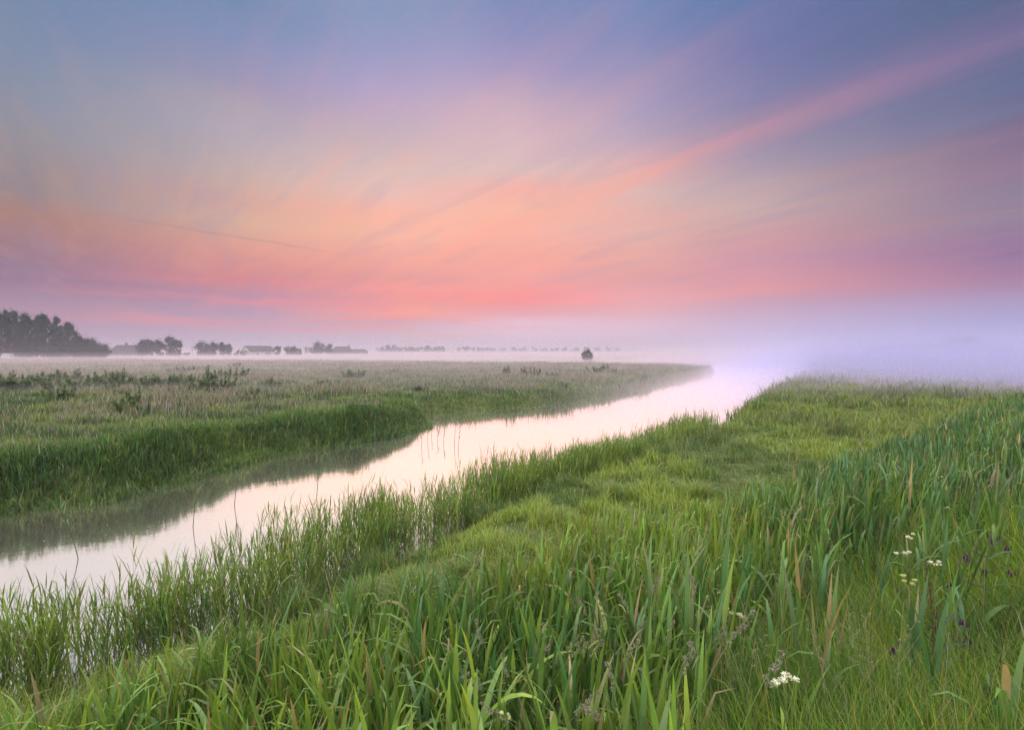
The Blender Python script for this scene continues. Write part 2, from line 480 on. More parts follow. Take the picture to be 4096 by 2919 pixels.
# ------------------------------------------------------------------ blades: the building stone of all grasses and reeds
class Blades:
    def __init__(self):
        self.v, self.q, self.c, self.n = [], [], [], 0
    def add(self, base, length, width, azim, th0, th1, col, tip=None, nseg=3, pw=1.5, shape='grass', fold=0.0, twist=0.0):
        """base (n,3); the blade leaves at th0 from the vertical towards azim and bends to th1 at the tip"""
        n_ = len(base)
        if n_ == 0: return
        B = lambda a: np.broadcast_to(np.asarray(a, float), (n_,))
        length, width, azim, th0, th1, twist = map(B, (length, width, azim, th0, th1, twist))
        tt = np.linspace(0, 1, nseg + 1)
        th = th0[:, None] + (th1 - th0)[:, None] * tt[None, :] ** (np.broadcast_to(np.asarray(pw, float), (n_,))[:, None])
        thm = 0.5 * (th[:, 1:] + th[:, :-1])
        st = (length / nseg)[:, None]
        hz = np.concatenate([np.zeros((n_, 1)), np.cumsum(np.sin(thm) * st, 1)], 1)
        vt = np.concatenate([np.zeros((n_, 1)), np.cumsum(np.cos(thm) * st, 1)], 1)
        ax, ay = np.sin(azim)[:, None], np.cos(azim)[:, None]
        cx = base[:, 0:1] + hz * ax; cyy = base[:, 1:2] + hz * ay; cz = base[:, 2:3] + vt
        if shape == 'reed':
            w = np.interp(tt, [0, .12, .3, .6, .85, 1], [.35, .8, 1, .75, .33, .03])
        elif shape == 'stem':
            w = np.interp(tt, [0, 1], [1, .45])
        else:
            w = np.interp(tt, [0, .4, .75, 1], [.8, 1, .6, .05])
        tw = twist[:, None] * tt[None, :]
        sx = ay * np.cos(tw); sy = -ax * np.cos(tw)
        nx, ny, nz = np.cos(th) * ax, np.cos(th) * ay, -np.sin(th)     # blade normal
        sx = sx + nx * np.sin(tw); sy = sy + ny * np.sin(tw); sz = nz * np.sin(tw)
        hw = 0.5 * width[:, None] * w[None, :]
        cen = np.stack([cx, cyy, cz], -1); side = np.stack([sx, sy, sz], -1) * hw[..., None]
        col = np.broadcast_to(np.asarray(col, float), (n_, 3))
        tip = col if tip is None else np.broadcast_to(np.asarray(tip, float), (n_, 3))
        k = np.clip((tt - 0.45) / 0.55, 0, 1)[None, :, None]
        cc = col[:, None, :] * (1 - k) + tip[:, None, :] * k
        if fold:
            nor = np.stack([nx, ny, nz], -1) * (hw * fold)[..., None]
            V = np.stack([cen - side, cen + nor, cen + side], 2)
            m_ = 3
        else:
            V = np.stack([cen - side, cen + side], 2)
            m_ = 2
        cc = np.repeat(cc[:, :, None, :], m_, 2)
        o = self.n + (np.arange(n_) * (nseg + 1) * m_)[:, None, None]
        r = (np.arange(nseg) * m_)[None, :, None]
        c_ = np.arange(m_ - 1)[None, None, :]
        a = o + r + c_
        Q = np.stack([a, a + 1, a + 1 + m_, a + m_], -1).reshape(-1, 4)
        self.v.append(V.reshape(-1, 3)); self.c.append(cc.reshape(-1, 3)); self.q.append(Q)
        self.n += n_ * (nseg + 1) * m_
    def build(self, name, mat, parent=None):
        return np_mesh(name, np.concatenate(self.v), np.concatenate(self.q), mat, np.concatenate(self.c), parent)

def jitter_col(n_, base, sat=0.25, val=0.25):
    base = np.asarray(base, float)
    v_ = np.exp(rng.normal(0, val, (n_, 1)))
    h_ = rng.normal(0, sat, n_)
    c = np.broadcast_to(base, (n_, 3)) * v_
    c = c * np.stack([1 + 0.5 * h_, 1 + 0.05 * h_, 1 - 0.6 * h_], 1)
    return np.clip(c, 0.004, 0.8)
def lerp(a, b, k):
    return a * (1 - k[:, None]) + b * k[:, None]

LEAF = leaf_material('grass_leaf', 0.5, 0.3, 0.33)
REED = leaf_material('reed_leaf', 0.42, 0.5, 0.32)
DRY = leaf_material('dry_stem', 0.8, 0.1, 0.15)
PETAL = leaf_material('petal', 0.7, 0.1, 0.35)

GREEN, BLUEG, YELG = np.array((.105, .215, .035)), np.array((.075, .175, .065)), np.array((.20, .27, .035))
STRAW, BROWN, PINKY = np.array((.34, .27, .15)), np.array((.12, .075, .05)), np.array((.225, .19, .165))

def polar(n_, d0, d1, a0=-60, a1=60):
    d = np.exp(rng.uniform(math.log(d0), math.log(d1), n_)); a = np.radians(rng.uniform(a0, a1, n_))
    return np.stack([d * np.sin(a), d * np.cos(a)], 1), d

# short sward of the river shelf
P, d = polar(900000, 3.0, 160)
s, near, toe, z = land(P)
tuft = fbm(P[:, 0], P[:, 1], 0.55, 61, 2); patch = fbm(P[:, 0], P[:, 1], 3.5, 71, 3)
keep = near & (s > 0.35) & (toe < 0.8) & (rng.random(len(P)) < (0.35 + 1.1 * tuft) * (.25 + .75 * smooth(fbm(P[:, 0], P[:, 1], 0.9, 66, 2), .26, .42)))
P, d, s, z, tuft, patch, toe = (a[keep] for a in (P, d, s, z, tuft, patch, toe))
n_ = len(P)
b = Blades()
h_ = (0.07 + 0.24 * smooth(tuft, 0.42, 0.72)) * rng.uniform(0.7, 1.4, n_) * (1 + 0.6 * smooth(1.6 - s, 0, 1.2)) * (1 + 0.012 * d)
c_ = lerp(jitter_col(n_, (.205, .285, .05), .25, .26), jitter_col(n_, (.10, .17, .045), .2, .26), smooth(patch, .40, .62))
rough_ = smooth(P[:, 1], 13, 28) * (.45 + .55 * smooth(patch, .4, .6))
c_ = lerp(c_, jitter_col(n_, (.085, .118, .042), .25, .3), rough_)
h_ = h_ * (1 + .9 * rough_ * rng.random(n_))
c_ = lerp(c_, jitter_col(n_, STRAW * .8, .1, .2), (rng.random(n_) < .07).astype(float))
b.add(np.column_stack([P, z - .01]), h_, np.maximum(.006, .0010 * d) * rng.uniform(.7, 1.3, n_), rng.uniform(0, 6.283, n_), rng.uniform(0, .5, n_), rng.uniform(.5, 1.7, n_), c_, c_ * np.array((1.15, 1.08, .9)), nseg=2)
shelf_grass = b.build('shelf_grass', LEAF)
tag(shelf_grass, 'short cropped grass with small tussocks on the low river bank', 'grass', kind='stuff')

# far meadow: flowering grasses, purplish in patches, green between
P, d = polar(560000, 11, 420)
s, near, toe, z = land(P)
patch = fbm(P[:, 0], P[:, 1], 7, 81, 4); fine = fbm(P[:, 0], P[:, 1], 1.4, 91, 2)
keep = (~near) & (s > 0.2)
P, d, s, z, patch, fine = (a[keep] for a in (P, d, s, z, patch, fine))
n_ = len(P)
wd = np.maximum(.008, .0011 * d)
b = Blades()
fl = smooth(patch, .42, .60) * smooth(s, 1.0, 3.5)
h_ = (0.24 + .18 * fl + .40 * (fine - .4)) * rng.uniform(.7, 1.35, n_)
c_ = lerp(jitter_col(n_, (.125, .18, .048), .25, .28), jitter_col(n_, (.05, .09, .032), .2, .25), smooth(fine, .42, .62))
isfl = (rng.random(n_) < .42 * fl + .10)
c_ = lerp(c_, jitter_col(n_, PINKY * .92, .12, .2), isfl.astype(float))
h_ = np.where(isfl, h_ * 1.25, h_)
b.add(np.column_stack([P, z - .02]), h_, wd * rng.uniform(.6, 1.3, n_), rng.uniform(0, 6.283, n_), rng.uniform(0, .35, n_), rng.uniform(.2, 1.3, n_), c_, np.where(isfl[:, None], c_ * 1.15, c_ * np.array((1.1, 1.05, .9))), nseg=2)
meadow_grass = b.build('meadow_grass', LEAF)
tag(meadow_grass, 'tall flowering grass with purplish patches covering the far meadow', 'grass', kind='stuff')

# reed shoots in bulk: a stem with leaves up it
def reeds(b, P, z, h, wmul, leaves, cols, lean=0.12, nseg=4, fold=0.0, arch=0.25, lmul=1.0, spread=(.15, .5), low=.12, straw=.03):
    n_ = len(P)
    if n_ == 0: return
    la = rng.normal(.9, 1.2, n_); ln = np.abs(rng.normal(0, lean, n_))
    stem_c = cols * np.array((.95, .85, .9))
    b.add(np.column_stack([P, z - .03]), h * .8, .007 * wmul, la, ln * .4, ln * 1.6, stem_c, nseg=3, shape='stem')
    for k in range(leaves):
        f = low + (1.0 - low) * (k + rng.uniform(0, .8, n_)) / leaves
        f = np.minimum(f, 1.0)
        off = h * .8 * f
        base = np.column_stack([P[:, 0] + np.sin(la) * np.sin(ln) * off * f, P[:, 1] + np.cos(la) * np.sin(ln) * off * f, z - .03 + off * .985])
        L_ = (.30 + .22 * np.sin(np.clip(f, 0, 1) * 3.0)) * rng.uniform(.75, 1.25, n_) * lmul * np.clip(h / .95, .5, 1.3)
        bend = rng.random(n_) < arch
        th0 = rng.uniform(*spread, n_) * (1.15 - .55 * f)
        th1 = np.where(bend, rng.uniform(1.1, 2.5, n_), th0 + rng.uniform(.05, .45, n_))
        kink = rng.random(n_) < .11                       # leaves snapped over near the tip
        pw = np.where(kink, rng.uniform(5, 9, n_), rng.uniform(1.3, 2.4, n_)); th1 = np.where(kink, rng.uniform(2.2, 3.2, n_), th1)
        c = cols * np.exp(rng.normal(0, .16, (n_, 1)))
        dry = (rng.random(n_) < straw + .05 * (f < .3)).astype(float)
        c = lerp(c, jitter_col(n_, STRAW * .8, .1, .2), dry)
        tipc = np.where((rng.random(n_) < .12)[:, None], STRAW * .75 * np.exp(rng.normal(0, .2, (n_, 1))), c * np.array((1.18, 1.1, .8)))   # withered tips
        b.add(base, L_, (.016 + .012 * rng.random(n_)) * wmul, rng.uniform(0, 6.283, n_) * .8 + la * .2, th0, th1, c, tipc, nseg=nseg, pw=pw, shape='reed', fold=fold, twist=rng.normal(0, .5, n_))

def box_pts(n_, x0, x1, y0, y1):
    return np.stack([rng.uniform(x0, x1, n_), rng.uniform(y0, y1, n_)], 1)

# reeds along the near water edge
P = box_pts(250000, -16, 10.5, 2, 28)
s, near, toe, z = land(P)
d = np.hypot(*P.T)
thin = np.interp(P[:, 1], [4, 7, 9, 15, 19, 26], [.42, .5, .55, .6, .5, .3])
clump = fbm(P[:, 0], P[:, 1], 1.1, 101, 2)
front = np.interp(s, [-1.3, -.9, -.45, .25, .55], [0, .25, .8, 1, 0])
keep = near & (rng.random(len(P)) < front * thin * np.clip(.05 + 1.4 * clump, 0, 1) * 1.0) & (np.abs(np.arctan2(P[:, 0], P[:, 1])) < 1.2)
P, d, s, z, clump = (a[keep] for a in (P, d, s, z, clump))
n_ = len(P)
print('edge reeds', n_)
b = Blades()
cols = lerp(jitter_col(n_, (.19, .28, .05), .2, .18), jitter_col(n_, (.11, .19, .055), .2, .18), rng.random(n_))
hh = rng.uniform(.65, 1.12, n_) * np.interp(P[:, 1], [4.5, 7, 9, 12, 22], [.95, 1.05, 1.2, 1.2, .95]) * (.7 + .5 * clump) * np.where(rng.random(n_) < .10, 1.35, 1.0) - np.clip(z, -.5, .3) * .3
reeds(b, P, np.maximum(z, -.25), hh + np.maximum(-z, 0) * .6, np.interp(d, [6, 25], [.85, 1.0]), 8, cols, lean=.08, nseg=3, arch=.10, lmul=.66, spread=(.12, .6), straw=.05)
edge_reeds = b.build('edge_reeds', REED)
tag(edge_reeds, 'bed of slender green reeds standing in the near water edge', 'reeds', kind='stuff')

# far bank: tall dark reeds and sedge hanging over the water
P = box_pts(150000, -26, 3, 4, 36)
s, near, toe, z = land(P)
d = np.hypot(*P.T)
clump = fbm(P[:, 0], P[:, 1], 1.6, 111, 2)
wband = np.where(P[:, 1] < 29.5, 1.0, .35)
front = np.interp(s, [-.75, -.45, 1.7, 3.2], [0, 1, 1, 0]) * wband
keep = (~near) & (rng.random(len(P)) < front * np.clip(.35 + clump, 0, 1) * (.35 + .65 * smooth(fbm(P[:, 0], P[:, 1], 2.4, 119, 2), .3, .45))) & (np.abs(np.arctan2(P[:, 0], P[:, 1])) < 1.15)
P, d, s, z, clump = (a[keep] for a in (P, d, s, z, clump))
n_ = len(P); print('far bank reeds', n_)
b = Blades()
cols = lerp(jitter_col(n_, (.115, .19, .045), .2, .25), jitter_col(n_, (.05, .115, .04), .2, .25), np.clip(fbm(P[:, 0], P[:, 1], 2.2, 117, 2) * 1.6 - .4 + rng.normal(0, .25, n_), 0, 1))
hh = rng.uniform(.5, .85, n_) * np.interp(P[:, 1], [8, 20, 28, 34], [1.05, 1.0, .8, .5]) * (.45 + 1.0 * clump) * (.6 + .75 * fbm(P[:, 0], P[:, 1], 5.0, 115, 2)) * np.interp(s, [-.7, 0, 1.0, 2.6], [.72, .78, .84, .6]) * (1 + .55 * np.exp(-((P[:, 0] + 6.2) ** 2 + (P[:, 1] - 26.0) ** 2) / 8))
reeds(b, P, np.maximum(z, -.25), hh, np.interp(d, [10, 30], [.8, 1.25]), 6, cols, lean=.16, nseg=3, arch=.3, lmul=.95, spread=(.1, .55), straw=.03)
k_ = rng.choice(n_, 420, replace=False); k_ = k_[s[k_] < .3]        # paler outer stems leaning over the water
m_ = len(k_)
reeds(b, P[k_], np.maximum(z[k_], -.25), rng.uniform(.5, .95, m_), 1.1, 5, jitter_col(m_, (.15, .20, .085), .15, .2), lean=.34, nseg=3, arch=.2, lmul=.8, spread=(.2, .8), straw=.12)
bank_reeds = b.build('bank_reeds', REED)
tag(bank_reeds, 'dense dark green reeds lining the opposite bank', 'reeds', kind='stuff')

# coarse grass on the rest of both water edges
P, d = polar(260000, 9, 190, -60, 56)
s, near, toe, z = land(P)
cl = fbm(P[:, 0], P[:, 1], 1.8, 121, 2)
keep = (rng.random(len(P)) < np.interp(s, [-.25, .1, 1.0, 2.0], [0, 1, .9, 0]) * np.clip(.2 + 1.2 * cl, 0, 1)) & (toe < 0)
keep &= (~near) | (P[:, 1] > 22)
P, d, s, z, cl = (a[keep] for a in (P, d, s, z, cl))
n_ = len(P)
b = Blades()
c_ = jitter_col(n_, (.09, .155, .04), .3, .25)
b.add(np.column_stack([P, np.maximum(z, -.05) - .02]), (.25 + .55 * smooth(cl, .45, .75)) * rng.uniform(.7, 1.3, n_), np.maximum(.009, .0010 * d), rng.uniform(0, 6.283, n_), rng.uniform(0, .4, n_), rng.uniform(.4, 1.6, n_), c_, c_ * 1.1, nseg=3)
bank_grass = b.build('bank_grass', LEAF)
tag(bank_grass, 'coarse grass tufts overhanging the water along both banks', 'grass', kind='stuff')

# reed belt on the foot of the dike
P = box_pts(190000, -9, 40, .6, 44)
s, near, toe, z = land(P)
d = np.hypot(*P.T)
azd = np.degrees(np.arctan2(P[:, 0], P[:, 1]))
clump = fbm(P[:, 0], P[:, 1], 1.3, 131, 2)
upper = np.interp(azd, [-20, 2, 12, 25, 45], [9.0, 7.0, 4.6, 3.6, 3.6])
front = np.interp(toe, [-.5, .1], [0, 1]) * np.clip((upper - toe) / 1.2, .10, 1)
dens = np.interp(d, [2, 8, 15, 40], [.62, .75, 1.0, .75]) * np.clip(.35 + 1.0 * clump, 0, 1)
keep = near & (rng.random(len(P)) < front * dens) & (np.abs(azd) < 58) & (d > 1.7)
P, d, s, z, clump, toe, azd = (a[keep] for a in (P, d, s, z, clump, toe, azd))
n_ = len(P); print('dike reeds', n_)
b = Blades()
darker = smooth(azd, 12, 40)
cols = lerp(jitter_col(n_, (.19, .29, .042), .22, .22), jitter_col(n_, (.052, .132, .048), .2, .25), np.clip(rng.random(n_) * .50 + .50 * darker + (fbm(P[:, 0], P[:, 1], 2.0, 151, 2) - .4) * 1.2, 0, 1))
hh = rng.uniform(.66, 1.16, n_) * np.interp(azd, [-40, -25, -12, 0], [.92, 1.0, 1.08, 1.0]) * (.78 + .45 * clump) * np.interp(toe, [-.5, .5, 2.5, 5.5], [.75, 1.0, .95, .72])
reeds(b, P, z, hh, np.interp(d, [2, 4, 8, 30], [1.55, 1.45, 1.3, 1.9]), 6, cols, lean=.13, nseg=5, fold=0.0, arch=.2, lmul=1.15, spread=(.08, .42), low=.02, straw=.06)
dike_reeds = b.build('dike_reeds', REED)
tag(dike_reeds, 'broad leaved green reeds massed along the foot of the dike', 'reeds', kind='stuff')

# mixed meadow grass of the dike slope
P, d = polar(480000, .85, 45, -55, 60)
s, near, toe, z = land(P)
azd = np.degrees(np.arctan2(P[:, 0], P[:, 1]))
lo = np.interp(azd, [-25, -5, 8, 25, 45], [9, 7, 3.6, 2.2, 1.8])
patch = fbm(P[:, 0], P[:, 1], 1.2, 141, 3)
pr = np.clip((toe - lo) / 1.5, 0, 1) * .95 + .10 * (toe > -.2)
keep = near & (toe > -.3) & (rng.random(len(P)) < pr * np.clip(.45 + patch, 0, 1))
P, d, z, patch, toe, azd = (a[keep] for a in (P, d, z, patch, toe, azd))
n_ = len(P); print('slope grass', n_)
b = Blades()
c_ = lerp(jitter_col(n_, (.165, .265, .022), .2, .3), jitter_col(n_, (.052, .125, .024), .2, .28), np.clip(rng.random(n_) * .75 + (patch - .45) * 1.6, 0, 1))
c_ = lerp(c_, jitter_col(n_, (.34, .24, .06), .15, .2), (rng.random(n_) < .035).astype(float))
b.add(np.column_stack([P, z - .02]), rng.uniform(.25, .72, n_) * (.7 + .5 * patch), np.maximum(.0035, .0007 * d) * rng.uniform(.7, 1.6, n_), rng.uniform(0, 6.283, n_), rng.uniform(0, .35, n_), rng.uniform(.2, 1.7, n_), c_, c_ * np.array((1.2, 1.08, .8)), nseg=4, twist=rng.normal(0, .6, n_))
k_ = rng.choice(n_, n_ // 40, replace=False)              # thin flowering culms above the leaves
m_ = len(k_); cz_ = jitter_col(m_, (.15, .17, .06), .2, .25)
b.add(np.column_stack([P[k_], z[k_] - .02]), rng.uniform(.6, .95, m_), np.maximum(.0022, .0006 * d[k_]), rng.uniform(0, 6.283, m_), rng.uniform(0, .15, m_), rng.uniform(.2, 1.0, m_), cz_, lerp(cz_, jitter_col(m_, (.30, .23, .17), .15, .2), np.full(m_, .8)), nseg=4, shape='stem')
slope_grass = b.build('slope_grass', LEAF)
tag(slope_grass, 'bright yellow green meadow grass on the near dike slope', 'grass', kind='stuff')

# ------------------------------------------------------------------ small builders on top of the blades: tubes, specks, leaf clouds
def tube(b, pts, radii, col, sides=5):
    pts = np.asarray(pts, float); k = len(pts)
    tan = np.gradient(pts, axis=0); tan /= np.linalg.norm(tan, axis=1)[:, None] + 1e-9
    ref = np.array((0.0, 1.0, 0.0)) if abs(tan[0][1]) < .9 else np.array((1.0, 0, 0))
    s1 = np.cross(tan, ref); s1 /= np.linalg.norm(s1, axis=1)[:, None] + 1e-9
    s2 = np.cross(tan, s1)
    a = np.linspace(0, 2 * math.pi, sides, endpoint=False)
    V = pts[:, None, :] + (np.cos(a)[None, :, None] * s1[:, None, :] + np.sin(a)[None, :, None] * s2[:, None, :]) * np.asarray(radii, float)[:, None, None]
    i = np.arange(k - 1)[:, None] * sides; j = np.arange(sides)[None, :]; j2 = (j + 1) % sides
    Q = np.stack([i + j, i + j2, i + j2 + sides, i + j + sides], -1).reshape(-1, 4) + b.n
    cap = b.n + (k - 1) * sides
    b.v.append(V.reshape(-1, 3)); b.c.append(np.broadcast_to(np.asarray(col, float), (k * sides, 3)).copy()); b.q.append(Q)
    if sides == 4: b.q.append(np.array([[cap, cap + 1, cap + 2, cap + 3]]))
    b.n += k * sides
def specks(b, cen, size, col, flat=0.0):
    """small randomly turned leaf or petal faces"""
    cen = np.asarray(cen, float); n_ = len(cen)
    u_ = rng.normal(0, 1, (n_, 3)); u_[:, 2] *= (1 - flat); u_ /= np.linalg.norm(u_, axis=1)[:, None]
    w_ = rng.normal(0, 1, (n_, 3)); w_[:, 2] *= (1 - flat)
    w_ = np.cross(u_, np.cross(w_, u_)); w_ /= np.linalg.norm(w_, axis=1)[:, None] + 1e-9
    sz = (np.broadcast_to(np.asarray(size, float), (n_,)) * rng.uniform(.6, 1.3, n_))[:, None]
    V = np.stack([cen - u_ * sz, cen + w_ * sz * .55, cen + u_ * sz, cen - w_ * sz * .55], 1)
    b.v.append(V.reshape(-1, 3)); b.c.append(np.repeat(np.broadcast_to(np.asarray(col, float), (n_, 3)), 4, 0))
    b.q.append(b.n + np.arange(n_ * 4).reshape(-1, 4)); b.n += n_ * 4
def ball_pts(n_, c, r):
    p = rng.normal(0, 1, (n_, 3)); p /= np.linalg.norm(p, axis=1)[:, None]
    return np.asarray(c) + p * np.asarray(r) * (rng.random((n_, 1)) ** .45)

# ------------------------------------------------------------------ trees
BARK = plain_material('bark', (.04, .032, .025), (.085, .07, .055), .9, 3, .1, (1, 1, .2))
CROWN = leaf_material('tree_leaf', 0.6, 0.2, 0.25)
def tree(name, x, y, h, w, label, cat='tree', group=None, shape='poplar', nblob=26, nleaf=90, leaf=.34, col=(.024, .042, .032), clear=.12):
    z = gz(x, y) - .1
    root = empty(name, (x, y, z))
    tag(root, label, cat, group)
    tb, cb_ = Blades(), Blades()
    lean = rng.normal(0, .03, 2)
    zs = np.linspace(0, h * .88, 7)
    pts = np.stack([lean[0] * zs + rng.normal(0, .02 * w, 7) * (zs > 0), lean[1] * zs, zs], 1)
    tube(tb, pts, np.linspace(.026 * h, .004 * h, 7), (1, 1, 1), 6)
    for k in range(nblob):
        f = rng.uniform(clear, 1.0) ** .9
        if shape == 'poplar': env = math.sin(math.pi * min(1, (f * .82 + .18)) ** 1.1) ** .6
        elif shape == 'round': env = math.sqrt(max(.05, 1 - (2 * f - 1.05) ** 2))
        else: env = .55 + .45 * rng.random()
        a = rng.uniform(0, 6.283); rr = w * .5 * env * rng.uniform(.25, .95)
        c = np.array((lean[0] * f * h + rr * math.sin(a), lean[1] * f * h + rr * math.cos(a), f * h * .95))
        br = w * rng.uniform(.075, .165)
        j = max(0.06, f - .22) * h * .85
        p0 = np.array((lean[0] * j, lean[1] * j, j))
        tube(tb, [p0, p0 * .5 + c * .5 + (0, 0, .05 * w), c], [.009 * h, .006 * h, .0025 * h], (1, 1, 1), 4)
        cc = np.asarray(col) * math.exp(rng.normal(0, .22))
        m = int(nleaf * rng.uniform(.6, 1.3))
        specks(cb_, ball_pts(m, c, (br, br, br * rng.uniform(.8, 1.5))), leaf, jitter_col(m, cc, .15, .25))
        # ragged sprays outside the lump
        specks(cb_, ball_pts(m // 4, c + (0, 0, br * .4), (br * 1.9, br * 1.9, br * 2.2)), leaf * .8, jitter_col(m // 4, cc, .15, .25))
    tb.build('trunk', BARK, root)
    cb_.build('crown', CROWN, root)
    return root

def wx(px, d):
    return (px - 512) / FPX * d

ORD = ['first', 'second', 'third', 'fourth', 'fifth', 'sixth', 'seventh', 'eighth', 'ninth', 'tenth', 'eleventh', 'twelfth', 'thirteenth', 'fourteenth']
row = [(0, 311), (8, 308), (15, 309.5), (22, 311), (28.5, 313.3), (37, 314.5), (44, 313), (57, 316), (69, 320.5), (76, 331), (84, 335.5), (90, 337.8), (100, 342)]
for i, (px, top) in enumerate(row):
    d = 236 + (i % 3) * 5
    hgt = (357.6 - top) * d / FPX * 1.03
    look = 'tall dark poplar' if i < 9 else ('mid-height dark tree' if i < 11 else 'low bushy tree')
    tree('poplar_tree' if i < 9 else 'field_tree', wx(px, d), d, hgt, 7.0 if i < 9 else 8.0, f'{look}, {ORD[i]} from the left in the tall tree row beside the field', 'tree', 'tall tree row at the field edge',
         'poplar' if i < 9 else 'round', 70 if i < 9 else 46, 62, .30, clear=.09)
for i, px in enumerate([4, 20, 34, 50, 62, 80]):        # low growth between the trunks
    d = 231
    tree('understorey_bush', wx(px, d), d + rng.uniform(0, 14), [7, 9.5, 6, 10, 7.5, 5][i], [8, 10, 7, 10, 9, 7][i], 'dark bush filling the gap low between the tall poplars', 'bush', 'bushes under the tall tree row', 'round', 40, 70, .36, clear=.02)
for px, top, w_, lab in [(141, 348, 3.5, 'small round bush at the left end of the dark roofed house'), (143.5, 340.5, 9, 'round tree standing against the right end of the dark roofed house'), (151, 338.8, 8, 'thin topped tree between the roof and the dense trees beside it'),
                         (160, 340, 9, 'dense broad tree in the middle of the clump by the dark roofed house'), (169.5, 337, 9, 'tallest tree in the clump right of the dark roofed house'), (176, 339.5, 8, 'outermost tree at the right end of the clump by the house')]:
    d = 318
    tree('garden_tree', wx(px, d), d, max(2.5, (356 - top) * d / FPX * 1.05), w_ * .85, lab, 'tree', 'trees around the dark roofed house', 'round', 40, 56, .40, clear=.04)
for px, top, w_, lab in [(203.5, 342.2, 11, 'wide dense tree left of the white barn'), (213, 342.5, 9, 'dense tree joined to the wide one left of the barn'), (222.5, 342.3, 4.6, 'slim tree with open crown left of the barn'), (229, 344, 4.5, 'slim short tree nearest to the barn gable')]:
    d = 340
    tree('field_tree', wx(px, d), d, (355.6 - top) * d / FPX * 1.05, w_ * .9, lab, 'tree', 'trees left of the barn', 'round', 40, 56, .40, clear=.08)
for px, top, w_, lab in [(187, 351.5, 4, 'tiny lone bush beside the utility pole'), (238, 351, 8, 'low hedge bush trailing towards the white barn')]:
    tree('small_bush', wx(px, 335), 335, (355.6 - top) * 335 / FPX * 1.1, w_, lab, 'bush', None, 'round', 8, 60, .45, clear=.02)
for px, top, w_, lab in [(277, 347, 8, 'round bush against the right end of the barn'), (288, 347.3, 5, 'first ragged bush right of the barn'), (294, 347.5, 6, 'middle ragged bush between barn and farm'), (299, 348.5, 5, 'last ragged bush before the farm')]:
    d = 380
    tree('garden_tree', wx(px, d), d, (355 - top) * d / FPX * 1.1, w_, lab, 'bush', 'bushes between the barn and the farm', 'round', 14, 70, .5, clear=.03)
for px, top, w_, lab in [(317, 343.4, 14, 'large round tree left of the chimneyed farmhouse'), (329, 345, 8, 'flat topped tree touching the farmhouse roof')]:
    d = 470
    tree('garden_tree', wx(px, d), d, (354.4 - top) * d / FPX * 1.05, w_, lab, 'tree', 'trees at the far farm', 'round', 40, 56, .5, clear=.05)
for i in range(15):                                        # far row, a pale silhouette
    px = 379 + i * 4.6; d = 1000
    top = [349.5, 348.6, 347.6, 346.4, 349, 349.3, 348.3, 348.6, 349.2, 348.2, 349.4, 348, 348.6, 347.3, 349.3][i]
    tree('distant_tree', wx(px, d), d, (353 - top) * d / FPX * 1.15, 10.5 + 3 * (i % 3), 'small misty tree in the distant row right of the farm', 'tree', 'distant tree row right of the farm', 'round', 9, 50, 1.4, clear=.02)
for i, px in enumerate([436, 459, 464, 468, 473, 479, 484, 488]):
    d = 1200
    tree('distant_tree', wx(px, d), d, [4, 7, 8.5, 8, 6, 8, 8, 6.5][i] * 1.4, 14, 'faint grey tree low in the mist of the far horizon', 'tree', 'faint trees on the far horizon', 'round', 8, 50, 1.1, clear=.02)
for i in range(13):
    px = 492 + i * 10.5; d = 1420
    tree('distant_tree', wx(px, d), d, [8, 8, 9, 8, 12, 8, 8, 10, 9, 10, 9, 8, 9][i], 24, 'barely visible tree in the mist behind the lone tree', 'tree', 'barely visible trees in the mist', 'round', 8, 60, 1.6, clear=.02)
d = 178
tree('lone_tree', wx(587, d), d, (361.2 - 346.6) * d / FPX, 3.9, 'lone round tree standing by itself in the misty meadow', 'tree', None, 'round', 60, 90, .15, (.05, .055, .035), clear=.06)
# the wood behind the fog on the right
b = Blades()
wp = []
for i in range(110):
    px = rng.uniform(872, 1010); d = 480 + rng.uniform(-15, 15)
    top = 346 - 6.5 * math.exp(-((px - 962) / 40) ** 2) - rng.uniform(0, 2.0) - (2.2 if 948 < px < 985 else 0)
    hh_ = max(4, (353 - top) * d / FPX)
    x = wx(px, d); z0 = 0.6
    for k in range(5):
        wp.append(ball_pts(34, (x, d, z0 + hh_ * rng.uniform(.2, .85)), (3.0, 3.0, hh_ * .2)))
wp = np.concatenate(wp)
specks(b, wp, 1.0, jitter_col(len(wp), (.03, .05, .03), .1, .2))
far_wood = b.build('distant_woodland', CROWN)
tag(far_wood, 'long dark wood showing faintly above the fog bank', 'woodland', kind='stuff')

